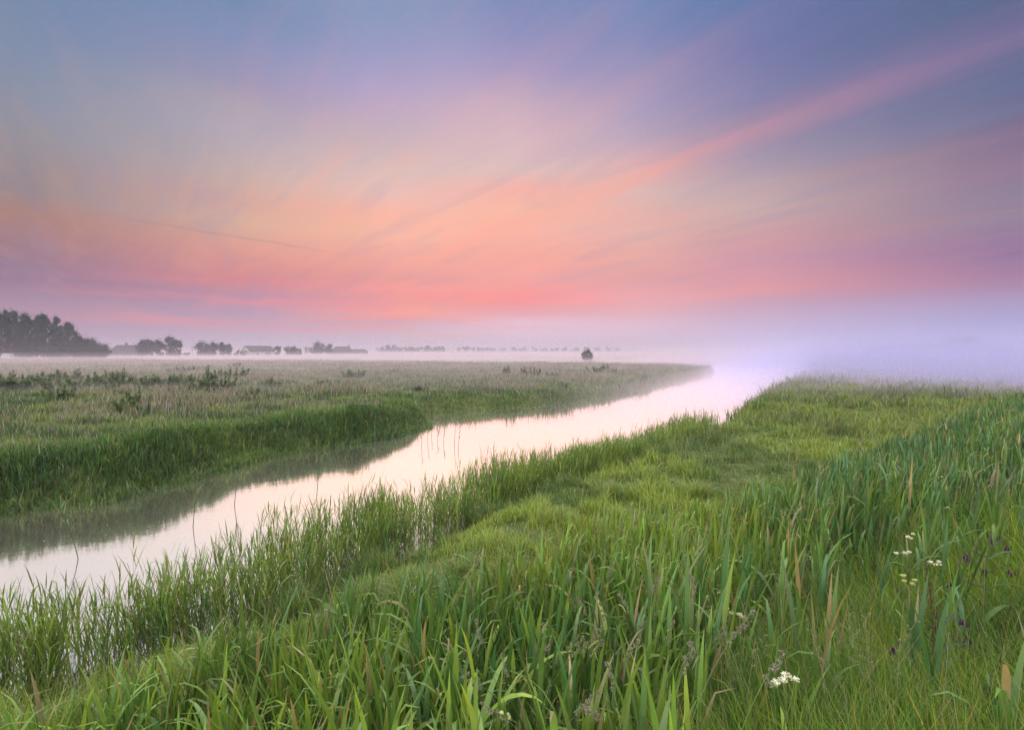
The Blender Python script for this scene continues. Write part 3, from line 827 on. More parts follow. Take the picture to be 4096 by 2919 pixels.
# ------------------------------------------------------------------ houses, farm, poles, fence
TILE = plain_material('dark_roof_tiles', (.045, .04, .045), (.075, .065, .07), .7, 1.5, .2, (1, 1, 3))
BRICK = plain_material('dark_brick', (.11, .07, .055), (.16, .10, .08), .85, 2.5)
WHITE = plain_material('limewash', (.40, .39, .38), (.48, .47, .46), .85, 1.2)
REDP = plain_material('red_paint', (.30, .06, .05), (.36, .08, .07), .6, 2)
WOODM = plain_material('weathered_wood', (.15, .13, .115), (.26, .235, .21), .9, 6, .1, (1, 1, .15))
GLASS = plain_material('dark_window_glass', (.03, .035, .045), (.05, .055, .07), .12, 1, .5)
METAL = plain_material('grey_metal', (.20, .20, .21), (.28, .28, .29), .5, 2, .4)
def box(bm, x0, x1, y0, y1, z0, z1):
    vs = [bm.verts.new(p) for p in ((x0, y0, z0), (x1, y0, z0), (x1, y1, z0), (x0, y1, z0), (x0, y0, z1), (x1, y0, z1), (x1, y1, z1), (x0, y1, z1))]
    for f_ in ((0, 1, 2, 3), (4, 7, 6, 5), (0, 4, 5, 1), (1, 5, 6, 2), (2, 6, 7, 3), (3, 7, 4, 0)):
        bm.faces.new([vs[i] for i in f_])
def gable_house(name, x, y, rz, ln, wd, eave, ridge, label, hip=0.0, wall=BRICK, roof=TILE, chim=(), wins=(), gable_win=None, doors=()):
    root = empty(name, (x, y, gz(x, y) - .1), rz)
    tag(root, label, 'barn' if 'barn' in name else 'house')
    bm = bmesh.new()                                    # walls with gables, long side along x
    hl, hw = ln / 2, wd / 2
    gt = eave + (ridge - eave) * .96
    prof = [(-hw, 0), (hw, 0), (hw, eave), (0, gt if hip == 0 else eave), (-hw, eave)]
    a = [bm.verts.new((-hl, p[0], p[1])) for p in prof]; c = [bm.verts.new((hl, p[0], p[1])) for p in prof]
    bm.faces.new(a[::-1]); bm.faces.new(c)
    for i in range(5):
        bm.faces.new([a[i], a[(i + 1) % 5], c[(i + 1) % 5], c[i]])
    bm_obj('wall', bm, wall, root)
    bm = bmesh.new()
    o_, th = .45, .22
    ze = eave - o_ * (ridge - eave) / hw
    for sgn in (-1, 1):
        lo = [(-hl - .3, sgn * (hw + o_), ze), (hl + .3, sgn * (hw + o_), ze)]
        hi = [(-hl - .3 + hip, 0, ridge), (hl + .3 - hip, 0, ridge)]
        q = [lo[0], lo[1], hi[1], hi[0]]
        va = [bm.verts.new(p) for p in q]; vb_ = [bm.verts.new((p[0], p[1], p[2] + th)) for p in q]
        bm.faces.new(va); bm.faces.new(vb_)
        for i in range(4): bm.faces.new([va[i], va[(i + 1) % 4], vb_[(i + 1) % 4], vb_[i]])
        if hip:
            tri = [(sgn * (hl + .3), -(hw + o_), ze + .01), (sgn * (hl + .3), hw + o_, ze + .01), (sgn * (hl + .3 - hip), 0, ridge + th)]
            bm.faces.new([bm.verts.new(p) for p in tri])
    rf = bm_obj('roof', bm, roof, root)
    for cx_ in chim:
        bm = bmesh.new(); box(bm, cx_ - .45, cx_ + .45, -.45, .45, ridge - .8, ridge + 1.25); box(bm, cx_ - .55, cx_ + .55, -.55, .55, ridge + 1.25, ridge + 1.42)
        bm_obj('chimney', bm, BRICK, rf)
    for (wx0, wz, ww, wh) in wins:
        bm = bmesh.new(); box(bm, wx0 - ww / 2, wx0 + ww / 2, -hw - .06, -hw + .04, wz, wz + wh)
        fr = bm_obj('window', bm, WHITE if wall is not WHITE else REDP, root)
        bm = bmesh.new(); box(bm, wx0 - ww / 2 + .1, wx0 + ww / 2 - .1, -hw - .075, -hw - .055, wz + .1, wz + wh - .1)
        bm_obj('pane', bm, GLASS, fr)
    for (dx0, dw, dh) in doors:
        bm = bmesh.new(); box(bm, dx0 - dw / 2, dx0 + dw / 2, -hw - .06, -hw + .04, .05, dh)
        bm_obj('door', bm, WOODM, root)
    if gable_win:
        gy0, gz0, gw, gh = gable_win
        bm = bmesh.new(); box(bm, -hl - .07, -hl + .05, gy0 - gw / 2, gy0 + gw / 2, gz0, gz0 + gh); box(bm, -hl - .09, -hl + .05, gy0 - .06, gy0 + .06, gz0, gz0 + gh)
        bm_obj('shutter', bm, REDP, root)
    return root
d = 322
gable_house('farmhouse', wx(124.5, d) + 2.0, d, 0.0, 17, 9, 2.6, 6.6, 'low house with dark hipped roof and chimney half hidden by trees', hip=2.6, chim=(-.8,), wins=((-5, 1.0, 1.2, 1.2), (-1, 1.0, 1.2, 1.2)))
d = 345
gable_house('barn', wx(258.5, d), d, R(52), 15.5, 9.5, 3.4, 6.4, 'white walled barn with grey pitched roof and red gable shutters', wall=WHITE, gable_win=(0, 2.2, 2.6, 1.7), doors=((3.5, 3.4, 2.7),), wins=((-3, 1.2, 1.3, 1.0),))
d = 475
gable_house('farmhouse', wx(342, d), d, 0.05, 15, 10, 3.4, 6.8, 'farmhouse with one chimney at the far farm', hip=2.2, chim=(6.0,))
gable_house('low_barn', wx(354.5, d), d + 6, 0.0, 17, 9, 2.4, 4.6, 'low long shed roof attached right of the far farmhouse', hip=1.5)
d = 470
sx_ = wx(306, d)
silo = empty('silo', (sx_, d, gz(sx_, d) - .1)); tag(silo, 'small upright storage silo between the bushes and the far farm', 'silo')
b = Blades(); tube(b, [(0, 0, 0), (0, 0, 2.5), (0, 0, 5.6)], [1.25, 1.25, 1.25], (1, 1, 1), 14); b.build('drum', METAL, silo)
b = Blades(); tube(b, [(0, 0, 5.6), (0, 0, 5.75), (0, 0, 6.4)], [1.36, 1.36, .05], (1, 1, 1), 14); b.build('roof', TILE, silo)
d = 228
shed = empty('white_shed', (wx(8.5, d), d, gz(wx(8.5, d), d) - .1)); tag(shed, 'small pale shed glimpsed under the tall poplars', 'shed')
bm = bmesh.new(); box(bm, -1.4, 1.4, -1, 1, 0, 2.6); bm_obj('wall', bm, WHITE, shed)
bm = bmesh.new(); box(bm, -1.6, 1.6, -1.2, 1.2, 2.6, 2.8); bm_obj('roof', bm, TILE, shed)
def pole(px, d, top, label):
    x = wx(px, d); z = gz(x, d) - .2
    h = (HOR - top) / FPX * d + CAM_Z - z
    root = empty('utility_pole', (x, d, z)); tag(root, label, 'utility pole', 'utility poles along the far lane')
    b = Blades(); tube(b, [(0, 0, 0), (0, 0, h * .5), (0, 0, h)], [.16, .14, .11], (1, 1, 1), 6); b.build('shaft', WOODM, root)
    bm = bmesh.new(); box(bm, -.7, .7, -.07, .07, h - .5, h - .36); bm_obj('crossarm', bm, WOODM, root)
    return np.array((x, d, z + h - .3))
tops = [pole(192.3, 300, 345.8, 'utility pole between the house and the trees left of the barn'), pole(244, 348, 345.4, 'utility pole behind the left gable of the barn'), pole(288.5, 385, 344.7, 'utility pole rising from the ragged bushes right of the barn')]
ends = [np.array((wx(104, 290), 290, tops[0][2] + .4))] + tops + [np.array((wx(320, 430), 430, tops[2][2]))]
WIREM = plain_material('dark_wire', (.03, .03, .03), (.05, .05, .05), .6)
wl = ['overhead wire from the tall trees to the left utility pole', 'overhead wire between the left pole and the barn pole', 'overhead wire between the barn pole and the bush pole', 'overhead wire from the bush pole to the far farm']
for k in range(4):
    a_, c_ = ends[k], ends[k + 1]
    tt = np.linspace(0, 1, 12)
    pts = a_[None] * (1 - tt[:, None]) + c_[None] * tt[:, None]
    pts[:, 2] -= 1.1 * 4 * tt * (1 - tt)
    b = Blades(); tube(b, pts, np.full(12, .025), (1, 1, 1), 4)
    tag(b.build('overhead_wire', WIREM), wl[k], 'wire', 'overhead wires')
fp = [(8, 1), (17, .8), (27, 1), (36, .85), (65.7, 1.5), (94.5, 1.2), (104, .9), (117, .9), (130.5, .9), (142, 1.2)]
for px, hf in fp:
    d = 222 + rng.uniform(-2, 2); x = wx(px, d)
    b = Blades(); tube(b, [(0, 0, 0), (rng.normal(0, .03), 0, .6 * hf), (rng.normal(0, .05), 0, 1.25 * hf)], [.11, .11, .10], (1, 1, 1), 4)
    o = b.build('fence_post', WOODM); o.location = (x, d, gz(x, d) - .1)
    tag(o, 'dark wooden fence post at the far edge of the field', 'fence post', 'fence posts along the far field edge')

# ------------------------------------------------------------------ dark weed clumps out in the meadow
wk = [(4, 384, 1.3), (18, 391, 1.2), (36, 383, 1.1), (44, 389, 1.3), (60, 386, 1.2), (66, 381, 1.2), (80, 391, 1.1), (98, 380.5, 1.2), (112, 383, 1.1), (122, 386, 1.3), (150, 386, 1.2), (162, 388, 1.4), (170, 384, 1.2), (192, 386, 1.3), (207, 386.5, 1.4), (222, 390, 1.1), (132, 408, .9), (245, 392, .8), (12, 389, 1.2), (28, 386, 1.0), (52, 392, 1.1), (72, 388, 1.3), (90, 384, 1.0), (105, 387, .9), (135, 406, 1.0), (140, 383.5, 1.0), (190, 368.5, 1.3), (203, 369, 1.0), (172, 369, .8), (212, 389, 1.0), (228, 378.5, 1.5), (238, 364.8, 1.2),
      (271, 386, .9), (200, 389, 1.1), (182, 387, 1.0), (322, 388, .8), (353, 377.5, 1.3), (392, 373, .8), (420, 392, .7), (506, 374, 1.1), (533, 376, 1.5), (553, 377, 1.0), (603, 371, 1.5), (595, 372.5, 1.2), (615, 373.5, .9), (634, 384, .8), (560, 388, .9), (480, 386, .8)]
kinds = []
for k in range(5):
    root = empty('weed_clump', (0, 0, 0))
    fb, sb = Blades(), Blades()
    for q in range(15):
        a = rng.uniform(0, 6.283); r_ = .75 * rng.random() ** .7; hh_ = rng.uniform(.35, .75) + (.55 * rng.random() if q % 3 == 0 else 0) * (1 - .6 * r_)
        x0, y0 = r_ * math.sin(a), r_ * math.cos(a)
        tube(fb, [(x0 * .8, y0 * .8, 0), (x0, y0, hh_ * .6), (x0 * 1.1, y0 * 1.1, hh_)], [.012, .009, .004], (.05, .06, .03), 4)
        m = 40
        f = rng.uniform(.1, 1, m)
        cen = np.stack([x0 * (.8 + .3 * f), y0 * (.8 + .3 * f), hh_ * f * .95], 1)
        fb.add(cen, rng.uniform(.14, .30, m) * (1.25 - .7 * f), .085 * (1.2 - .6 * f), rng.uniform(0, 6.283, m), rng.uniform(.3, .9, m), rng.uniform(1.0, 1.9, m), jitter_col(m, (.075, .125, .038), .2, .3), nseg=2, shape='reed')
    fb.build('foliage', LEAF, root)
    kinds.append(root)
for i, (px, py, k) in enumerate(wk):
    px, py = px + rng.normal(0, 5) * (px < 250), py + rng.normal(0, 3.0) * (px < 250)
    d = (CAM_Z - .85) * FPX / (py - HOR)
    x = wx(px, d)
    o = kinds[i] if i < 5 else copy_tree(kinds[i % 5])
    o.location = (x, d, gz(x, d) - .03); o.rotation_euler = (0, 0, rng.uniform(0, 6.28))
    o.scale = (k * rng.uniform(1.1, 1.9), k * rng.uniform(1.1, 1.9), k * rng.uniform(.85, 1.25))
    tag(o, 'dark leafy weed clump standing out of the far meadow grass', 'weed', 'weed clumps scattered over the far meadow')
for k, (px, py, w_) in enumerate([(860 * .4493, 918 * .4493, 1.0), (150 * .4493, 842 * .4493, 1.6), (480 * .4493, 902 * .4493, .8)]):
    d = (CAM_Z - 1.2) * FPX / (py - HOR); x = wx(px, d)
    b = Blades(); m = 60; z0 = gz(x, d)
    P3 = np.stack([x + rng.normal(0, .55 * w_, m), d + rng.normal(0, .5, m), z0 + rng.uniform(.3, .55, m)], 1)
    specks(b, P3, .03, jitter_col(m, (.42, .34, .04), .1, .2))
    b.add(np.column_stack([P3[:, :2], np.full(m, z0)]), P3[:, 2] - z0, .012, rng.uniform(0, 6.28, m), .0, .1, jitter_col(m, (.09, .15, .04)), nseg=2, shape='stem')
    tag(b.build('yellow_flowers', PETAL), ['yellow flowers on the opposite bank near the inlet', 'yellow flowers far out on the left meadow', 'small yellow flowers in the green strip of the far meadow'][k], 'flowers', kind='stuff')

# pale flecks drifting on the still water by the far bank
P = box_pts(5200, -13, 3, 9, 26)
s_, nr_, t_, z_ = land(P)
P = P[(s_ < -.3)]
P = P[rng.random(len(P)) < .12 + .5 * fbm(P[:, 0], P[:, 1], 1.5, 161, 2) ** 2]
b = Blades()
q_ = rng.uniform(0, 6.28, len(P)); r_ = rng.uniform(.006, .016, len(P))
V = np.stack([np.column_stack([P[:, 0] + r_ * np.cos(q_ + k * 1.57) * (1 if k % 2 else .55), P[:, 1] + r_ * np.sin(q_ + k * 1.57), np.full(len(P), .004)]) for k in range(4)], 1)
b.v.append(V.reshape(-1, 3)); b.q.append(np.arange(len(P) * 4).reshape(-1, 4)); b.c.append(np.repeat(jitter_col(len(P), (.5, .46, .36), .1, .2), 4, 0)); b.n = len(P) * 4
tag(b.build('floating_flecks', PETAL), 'pale flecks drifting on the still river', 'flotsam', kind='stuff')

# rank tussocks on the river shelf
tus = []
for k in range(5):
    b = Blades(); m = 260
    a_ = rng.uniform(0, 6.283, m); r_ = .20 * rng.random(m) ** .6
    c_ = jitter_col(m, (.085, .15, .04) if k % 2 else (.14, .21, .045), .2, .25)
    c_ = lerp(c_, jitter_col(m, STRAW * .7, .1, .2), (rng.random(m) < .10).astype(float))
    b.add(np.column_stack([r_ * np.sin(a_), r_ * np.cos(a_), np.zeros(m)]), rng.uniform(.18, .46, m), .008, a_ + rng.normal(0, .7, m), rng.uniform(.05, .5, m), rng.uniform(.6, 1.9, m), c_, c_ * np.array((1.15, 1.05, .85)), nseg=4)
    tus.append(b.build('grass_tussock', LEAF))
k = 0
while k < 46:
    a_ = R(rng.uniform(-40, 40)); d = math.exp(rng.uniform(math.log(6.5), math.log(48)))
    x, y = d * math.sin(a_), d * math.cos(a_)
    s_, nr_, t_, z_ = (v_[0] for v_ in land([(x, y)]))
    if not nr_ or s_ < .5 or t_ > -.3: continue
    o = tus[k] if k < 5 else copy_tree(tus[k % 5])
    o.location = (x, y, z_ - .03); g = rng.uniform(.7, 1.5); o.scale = (g * rng.uniform(.9, 1.4), g * rng.uniform(.9, 1.4), g * rng.uniform(.7, 1.0)); o.rotation_euler = (0, 0, rng.uniform(0, 6.28))
    tag(o, 'rank grass tussock standing out of the short river bank sward', 'tussock', 'grass tussocks on the river bank'); k += 1

# ------------------------------------------------------------------ single reeds standing in the river
def reed_stalk(x, y, z, h, label, group, nl=4, lean=.1, la=.8, wm=1.0, name='reed_stalk'):
    root = empty(name, (x, y, z)); tag(root, label, 'reed', group)
    sb = Blades()
    zs = np.linspace(0, h, 6); off = np.sin(lean) * zs * (.5 + .5 * zs / h)
    pts = np.stack([off * math.sin(la), off * math.cos(la), zs], 1)
    tube(sb, pts, np.linspace(.006, .003, 6) * wm, (.10, .13, .05), 4)
    sb.build('stem', DRY, root)
    for k in range(nl):
        f = .45 + .55 * (k + .5) / nl; p = np.array([[np.interp(f * h, zs, pts[:, 0]), np.interp(f * h, zs, pts[:, 1]), f * h]])
        lb = Blades()
        lb.add(p, rng.uniform(.2, .34), .016 * wm, la + rng.normal(0, 1.2), rng.uniform(.25, .7), rng.uniform(.8, 1.5), jitter_col(1, (.10, .16, .05)), nseg=5, shape='reed', fold=.3)
        lb.build('leaf', REED, root)
    return root
for px, py, top in [(427, 440, 424), (431, 436, 421), (437, 441, 430), (443, 443, 428), (454, 447, 415), (458, 450, 426), (421, 446, 428)]:
    x, y = at(px, py, 0)
    reed_stalk(x, y, -.2, (py - top) * y / FPX + .2, 'thin reed stalk standing in open water by the inlet', 'reed stalks in the water by the inlet', 3, .06, 1.2, 1.6)
for px, py, top, lab, le in [(232, 506, 466, 'tall reed with spread leaves rising from the river in front of the dark bank', .12), (76, 560, 505, 'tall leaning reed in the river at the lower left', -.25), (315, 498, 456, 'tall reed at the outer rim of the near reed bed', .1), (190, 528, 486, 'single tall reed between the two reed beds', .1)]:
    x, y = at(px, py, 0)
    reed_stalk(x, y, -.2, (py - top) * y / FPX + .2, lab, None, 6, le, 1.3, 1.7)

# ------------------------------------------------------------------ single reed shoots of the foreground
def shoot_proto(h, nl):
    root = empty('reed_shoot', (0, 0, 0))
    sb = Blades(); ln = rng.normal(0, .06); la = rng.uniform(0, 6.28)
    pts = np.array([(ln * f * h * math.sin(la), ln * f * h * math.cos(la), f * h * .8) for f in (0, .3, .6, 1)])
    tube(sb, pts, [.005, .0045, .004, .0025], (.12, .18, .05), 5); sb.build('stem', REED, root)
    for k in range(nl):
        f = (k + .3) / nl; p = pts[0] * (1 - f) + pts[-1] * f
        lb = Blades(); arch = rng.random() < .45
        th0 = rng.uniform(.10, .38)
        c = jitter_col(1, (.21, .31, .05) if rng.random() < .6 else (.12, .22, .08), .15, .12)
        lb.add(p[None], (.36 + .2 * math.sin(f * 3)) * rng.uniform(.9, 1.25), rng.uniform(.032, .052), la + k * 2.4 + rng.normal(0, .5), th0, 2.2 if arch else th0 + rng.uniform(.1, .5), c, c * np.array((1.2, 1.1, .75)), nseg=8, pw=2.0, shape='reed', fold=.35, twist=rng.normal(0, .5))
        lb.build('leaf', REED, root)
    return root
protos = [shoot_proto(h, n_) for h, n_ in ((.75, 5), (.9, 6), (.82, 5), (1.0, 7), (.7, 5), (.88, 6))]
spots = []
while len(spots) < 120:
    a = R(rng.uniform(-44, 6)); d = rng.uniform(1.9, 5.0)
    spots.append((d * math.sin(a), d * math.cos(a)))
for x0, px, py in ((0, 700, 729), (0, 735, 722), (0, 615, 715), (0, 655, 660), (0, 780, 640), (0, 560, 700)):
    x, y, z = stand(px, py, .15); spots.append((x, y))
for i, (x, y) in enumerate(spots):
    o = protos[i] if i < 6 else copy_tree(protos[i % 6])
    o.location = (x, y, gz(x, y) - .02); k = rng.uniform(.85, 1.15); o.scale = (k, k, k); o.rotation_euler = (rng.normal(0, .05), rng.normal(.04, .05), rng.uniform(0, 6.28))
    tag(o, 'broad leaved green reed shoot rising from the foreground reeds', 'reed', 'single reed shoots in the foreground')

# ------------------------------------------------------------------ flower and seed heads in the foreground grass
def curve_pts(h, az_, th0, th1, k=10, pw=2.0):
    t_ = np.linspace(0, 1, k); th = th0 + (th1 - th0) * t_ ** pw
    st = h / (k - 1); r_ = np.concatenate([[0], np.cumsum(np.sin(th[1:]) * st)]); z_ = np.concatenate([[0], np.cumsum(np.cos(th[1:]) * st)])
    return np.stack([r_ * math.sin(az_), r_ * math.cos(az_), z_], 1)
def cocksfoot(h):
    root = empty('cocksfoot_stalk', (0, 0, 0)); az_ = rng.uniform(0, 6.28)
    pts = curve_pts(h, az_, .05, rng.uniform(.3, 1.3))
    b = Blades(); tube(b, pts, np.linspace(.0022, .0012, 10), (.13, .19, .07), 4); b.build('stem', DRY, root)
    b = Blades()
    for k in range(6):
        c = pts[-1] * (1 - k * .028 / h) * np.array((1, 1, 1)) + rng.normal(0, .006, 3) + (0, 0, -k * .010)
        c = pts[-1] + (pts[-3] - pts[-1]) * (k / 5.0) * .55 + rng.normal(0, .006, 3)
        specks(b, ball_pts(34, c, (.011, .011, .012)), .0055, jitter_col(34, (.20, .19, .13), .1, .2))
    b.build('seed_head', DRY, root)
    return root
def fluff(h):
    root = empty('meadow_grass_panicle', (0, 0, 0)); az_ = rng.uniform(0, 6.28)
    pts = curve_pts(h, az_, .03, .5)
    b = Blades(); tube(b, pts, np.linspace(.002, .001, 10), (.15, .18, .07), 4); b.build('stem', DRY, root)
    b = Blades()
    for k in range(9):
        f = k / 9; c = pts[-1] + (pts[-4] - pts[-1]) * f; a = rng.uniform(0, 6.28); r_ = .035 * (.25 + f)
        e = c + np.array((r_ * math.sin(a), r_ * math.cos(a), .02))
        tube(b, [c, (c + e) / 2, e], [.0009, .0007, .0005], (.2, .16, .12), 3)
        specks(b, ball_pts(11, (c + 2 * e) / 3, (.017, .017, .014)), .0032, jitter_col(11, (.23, .20, .13), .12, .2))
    b.build('panicle', DRY, root)
    return root
def dock(h):
    root = empty('dock_stem', (0, 0, 0)); az_ = rng.uniform(0, 6.28)
    pts = curve_pts(h, az_, .02, .25)
    b = Blades(); tube(b, pts, np.linspace(.0026, .0014, 10), (.085, .06, .035), 5); b.build('stem', DRY, root)
    b = Blades()
    for k in range(9):
        f = .45 + .06 * k; i = f * 9; p = pts[int(i)] + (pts[min(9, int(i) + 1)] - pts[int(i)]) * (i % 1)
        a = rng.uniform(0, 6.28); e = p + np.array((.05 * math.sin(a), .05 * math.cos(a), .09)) * (1.25 - f)
        tube(b, [p, (p + e) / 2, e], [.0015, .001, .0008], (.08, .05, .03), 3)
        q = rng.random((18, 1)); specks(b, p * (1 - q) + e * q + rng.normal(0, .004, (18, 3)), .005, jitter_col(18, (.085, .06, .03), .2, .3))
    b.build('seed_head', DRY, root)
    return root
def scatter_heads(maker, nproto, count, hs, box_, label, cat, group):
    ps = [maker(rng.uniform(*hs)) for _ in range(nproto)]
    for i in range(count):
        x0, x1, y0, y1 = box_
        px, py = rng.uniform(x0, x1), rng.uniform(y0, y1)
        h = np.mean(hs) * .95
        x, y, z = stand(px, py, h)
        o = ps[i] if i < nproto else copy_tree(ps[i % nproto])
        o.location = (x, y, z - .02); k = rng.uniform(.9, 1.2); o.scale = (k, k, k); o.rotation_euler = (0, 0, rng.uniform(0, 6.28))
        tag(o, label, cat, group)
scatter_heads(cocksfoot, 8, 44, (.90, 1.15), (500, 720, 540, 715), 'grey clustered seed head of a grass in the foreground meadow', 'grass stalk', 'clustered grass seed heads in the foreground')
scatter_heads(fluff, 6, 22, (.80, 1.0), (650, 900, 540, 650), 'pinkish feathery grass panicle above the slope grass', 'grass stalk', 'pinkish feathery panicles on the slope')
scatter_heads(fluff, 3, 8, (.6, .7), (520, 720, 690, 728), 'brownish feathery grass panicle low in front', 'grass stalk', 'brownish panicles at the bottom of the slope')
scatter_heads(dock, 5, 14, (.85, 1.15), (740, 1010, 440, 600), 'thin dark brown dock stem among the slope grass', 'dock plant', 'dark dock stems on the slope')
def umbel(px, py, h, w_, label, colr=(.80, .80, .70), nclus=4):
    w_ *= .8
    x, y, z = stand(px, py, h)
    root = empty('meadow_rue', (x, y, z - .02)); tag(root, label, 'flower')
    sb, fb = Blades(), Blades()
    tube(sb, [(0, 0, 0), (.01, 0, h * .4), (-.005, .01, h * .75), (0, 0, h * .9)], [.004, .0035, .003, .0025], (.16, .22, .07), 5)
    for k in range(nclus):
        cx_ = (k / max(1, nclus - 1) - .5) * w_ + rng.normal(0, .008); c = np.array((cx_, rng.normal(0, w_ * .2), h * rng.uniform(.95, 1.03)))
        tube(sb, [(0, 0, h * .82), (cx_ * .6, c[1] * .5, h * .91), c], [.002, .0015, .001], (.2, .26, .07), 4)
        m = 90
        specks(fb, ball_pts(m, c, (w_ * .24, w_ * .24, w_ * .10)), .0040, jitter_col(m, colr, .04, .1))
        specks(sb, ball_pts(30, c - (0, 0, w_ * .12), (w_ * .2, w_ * .2, w_ * .12)), .004, jitter_col(30, (.30, .34, .06), .1, .2))
    sb.build('stem', LEAF, root); fb.build('blossom', PETAL, root)
    b = Blades()
    for k in range(5):
        b.add(np.array([(0, 0, h * (.15 + .13 * k))]), .16, .022, rng.uniform(0, 6.28), .5, 1.5, jitter_col(1, (.10, .19, .04)), nseg=4, shape='reed')
    b.build('leaf', LEAF, root)
for px, py, w_, lab, cl in [(827, 538, .12, 'creamy flower cluster left of the white ones on the slope, seen beside pinkish panicles', (.66, .66, .40)), (914, 534, .10, 'white flower cluster highest on the slope', (.80, .80, .70)), (908, 551, .11, 'white flower cluster just below the highest one', (.80, .80, .70)), (939, 559, .10, 'white flower cluster on a pale stout stem at right', (.80, .80, .70)),
                            (912, 576, .10, 'pale yellowish flower cluster low among the white ones', (.62, .64, .34)), (791, 686, .11, 'brightest white flower cluster low in the foreground grass', (.86, .86, .78)), (706, 595, .09, 'cream flower cluster left of its twin beside dark seed heads', (.76, .76, .58)), (721, 594, .07, 'small cream flower cluster right of its twin beside dark seed heads', (.76, .76, .58)),
                            (716, 608, .10, 'yellowish cream flower cluster just below the cream twins', (.62, .62, .3)), (737, 611, .11, 'flat cream flower cluster right below the cream twins', (.76, .76, .58)), (505, 715, .07, 'whitish flower cluster at the bottom edge of the reeds', (.70, .72, .5)), (860, 475, .10, 'small yellow green flower cluster high on the slope', (.42, .42, .08)), (942, 476, .06, 'tiny white flower cluster far up the slope', (.8, .8, .7))]:
    umbel(px, py, .80, w_, lab, cl)
for px, py, lab in [(400, 720, 'yellow feathery flower spike at the bottom edge in the dark gap'), (496, 712, 'yellow green flower spike beside the whitish cluster at the bottom')]:
    x, y, z = stand(px, py, .62)
    root = empty('yellow_bedstraw', (x, y, z - .02)); tag(root, lab, 'flower')
    sb, fb = Blades(), Blades()
    tube(sb, [(0, 0, 0), (.01, 0, .3), (.02, 0, .64)], [.003, .0025, .0015], (.16, .22, .06), 4)
    for k in range(9):
        f = k / 9; a = k * 2.4; c = np.array((.02 + (.045 * (1 - f)) * math.sin(a), .045 * (1 - f) * math.cos(a), .52 + .13 * f))
        tube(sb, [(.018, 0, .48 + .13 * f), c], [.001, .0008], (.2, .25, .05), 3)
        specks(fb, ball_pts(30, c, (.014, .014, .012)), .0038, jitter_col(30, (.62, .60, .10), .06, .12))
    sb.build('stem', LEAF, root); fb.build('blossom', PETAL, root)
def comfrey(px, py, h, label):
    x, y, z = stand(px, py, h)
    root = empty('comfrey_plant', (x, y, z - .02)); tag(root, label, 'flower')
    sb = Blades()
    main = np.array([(0, 0, 0), (-.02, 0, h * .35), (-.015, 0, h * .7), (.02, 0, h)])
    tube(sb, main, [.009, .008, .006, .003], (.09, .13, .05), 6)
    tips = []
    for k, (f, a, l_) in enumerate([(.62, -1.4, .20), (.72, 1.5, .16), (.82, -1.0, .12), (.88, 1.2, .12), (.97, .2, .05)]):
        p = np.array((np.interp(f, [0, .35, .7, 1], main[:, 0]), 0, f * h)); e = p + np.array((l_ * math.sin(a), l_ * math.cos(a) * .3, l_ * .35)); g = e + np.array((.03 * math.sin(a), 0, -.04))
        tube(sb, [p, e, g], [.004, .003, .002], (.07, .06, .05), 4); tips.append(g)
    sb.build('stem', DRY, root)
    for g in tips:
        fb = Blades()
        for q in range(4):
            o_ = rng.normal(0, .014, 3)
            tube(fb, [g + o_, g + o_ + (0, 0, -.014), g + o_ + (rng.normal(0, .003), 0, -.03)], [.0025, .005, .0055], jitter_col(1, (.10, .018, .12), .1, .2)[0], 6)
        fb.build('blossom', PETAL, root)
    for k in range(8):
        f = .1 + .1 * k; p = np.array([(np.interp(f, [0, .35, .7, 1], main[:, 0]), 0, f * h)])
        lb = Blades(); lb.add(p, .30 * (1.15 - .6 * f), .05 * (1.15 - .6 * f), 1.57 * (1 if k % 2 else -1) + rng.normal(0, .5), .7, 1.9, jitter_col(1, (.055, .10, .03)), nseg=7, shape='reed', fold=.35)
        lb.build('leaf', LEAF, root)
comfrey(992, 530, 1.05, 'tall comfrey with drooping purple bells at the right edge')
comfrey(943, 605, .75, 'smaller comfrey with dark purple bells below the tall one')
def fescue(px, py, h, az_, th1, label, col_, n_sp=42, branch=0.0):
    x, y, z = stand(px, py, h * .80)
    root = empty('fescue_stalk', (x - .2 * h * math.sin(az_), y, z - .02)); tag(root, label, 'grass stalk')
    pts = curve_pts(h, az_, .04, th1, 16, 2.6)
    b = Blades(); tube(b, pts, np.linspace(.003, .001, 16), col_, 4); b.build('stem', DRY, root)
    b = Blades()
    for k in range(n_sp):
        f = .42 + .58 * k / n_sp; i = f * 15; i_ = min(14, int(i)); p = pts[i_] + (pts[i_ + 1] - pts[i_]) * (i - i_)
        b.add(p[None], .032 + branch * rng.random(), .005, az_ + (1.57 if k % 2 else -1.57) * .6, .3 + th1 * f ** 2.6, .6 + th1 * f, jitter_col(1, col_, .1, .15), nseg=3, shape='reed')
        if branch:
            a_ = az_ + rng.normal(0, 1.0); e = p + np.array((math.sin(a_), math.cos(a_), .6)) * branch * rng.uniform(.5, 1.0) * (1.2 - f)
            tube(b, [p, (p + e) / 2 + (0, 0, .01), e], [.001, .0008, .0006], col_, 3)
            for q in range(4):
                b.add((p + (e - p) * (.4 + .2 * q))[None], .028, .005, a_ + rng.normal(0, .5), .8, 1.4, jitter_col(1, col_, .1, .15), nseg=2, shape='reed')
    b.build('seed_head', DRY, root)
fescue(402, 583, 1.25, -1.75, 1.35, 'long arching straw coloured grass head over the foreground reeds', (.36, .29, .14))
fescue(398, 636, 1.05, -1.65, 1.15, 'shorter arching dry grass head just left of the long one', (.30, .23, .14))
fescue(628, 542, 1.30, -1.5, .85, 'large branching brown grass panicle leaning left in mid foreground', (.20, .16, .07), 40, .16)
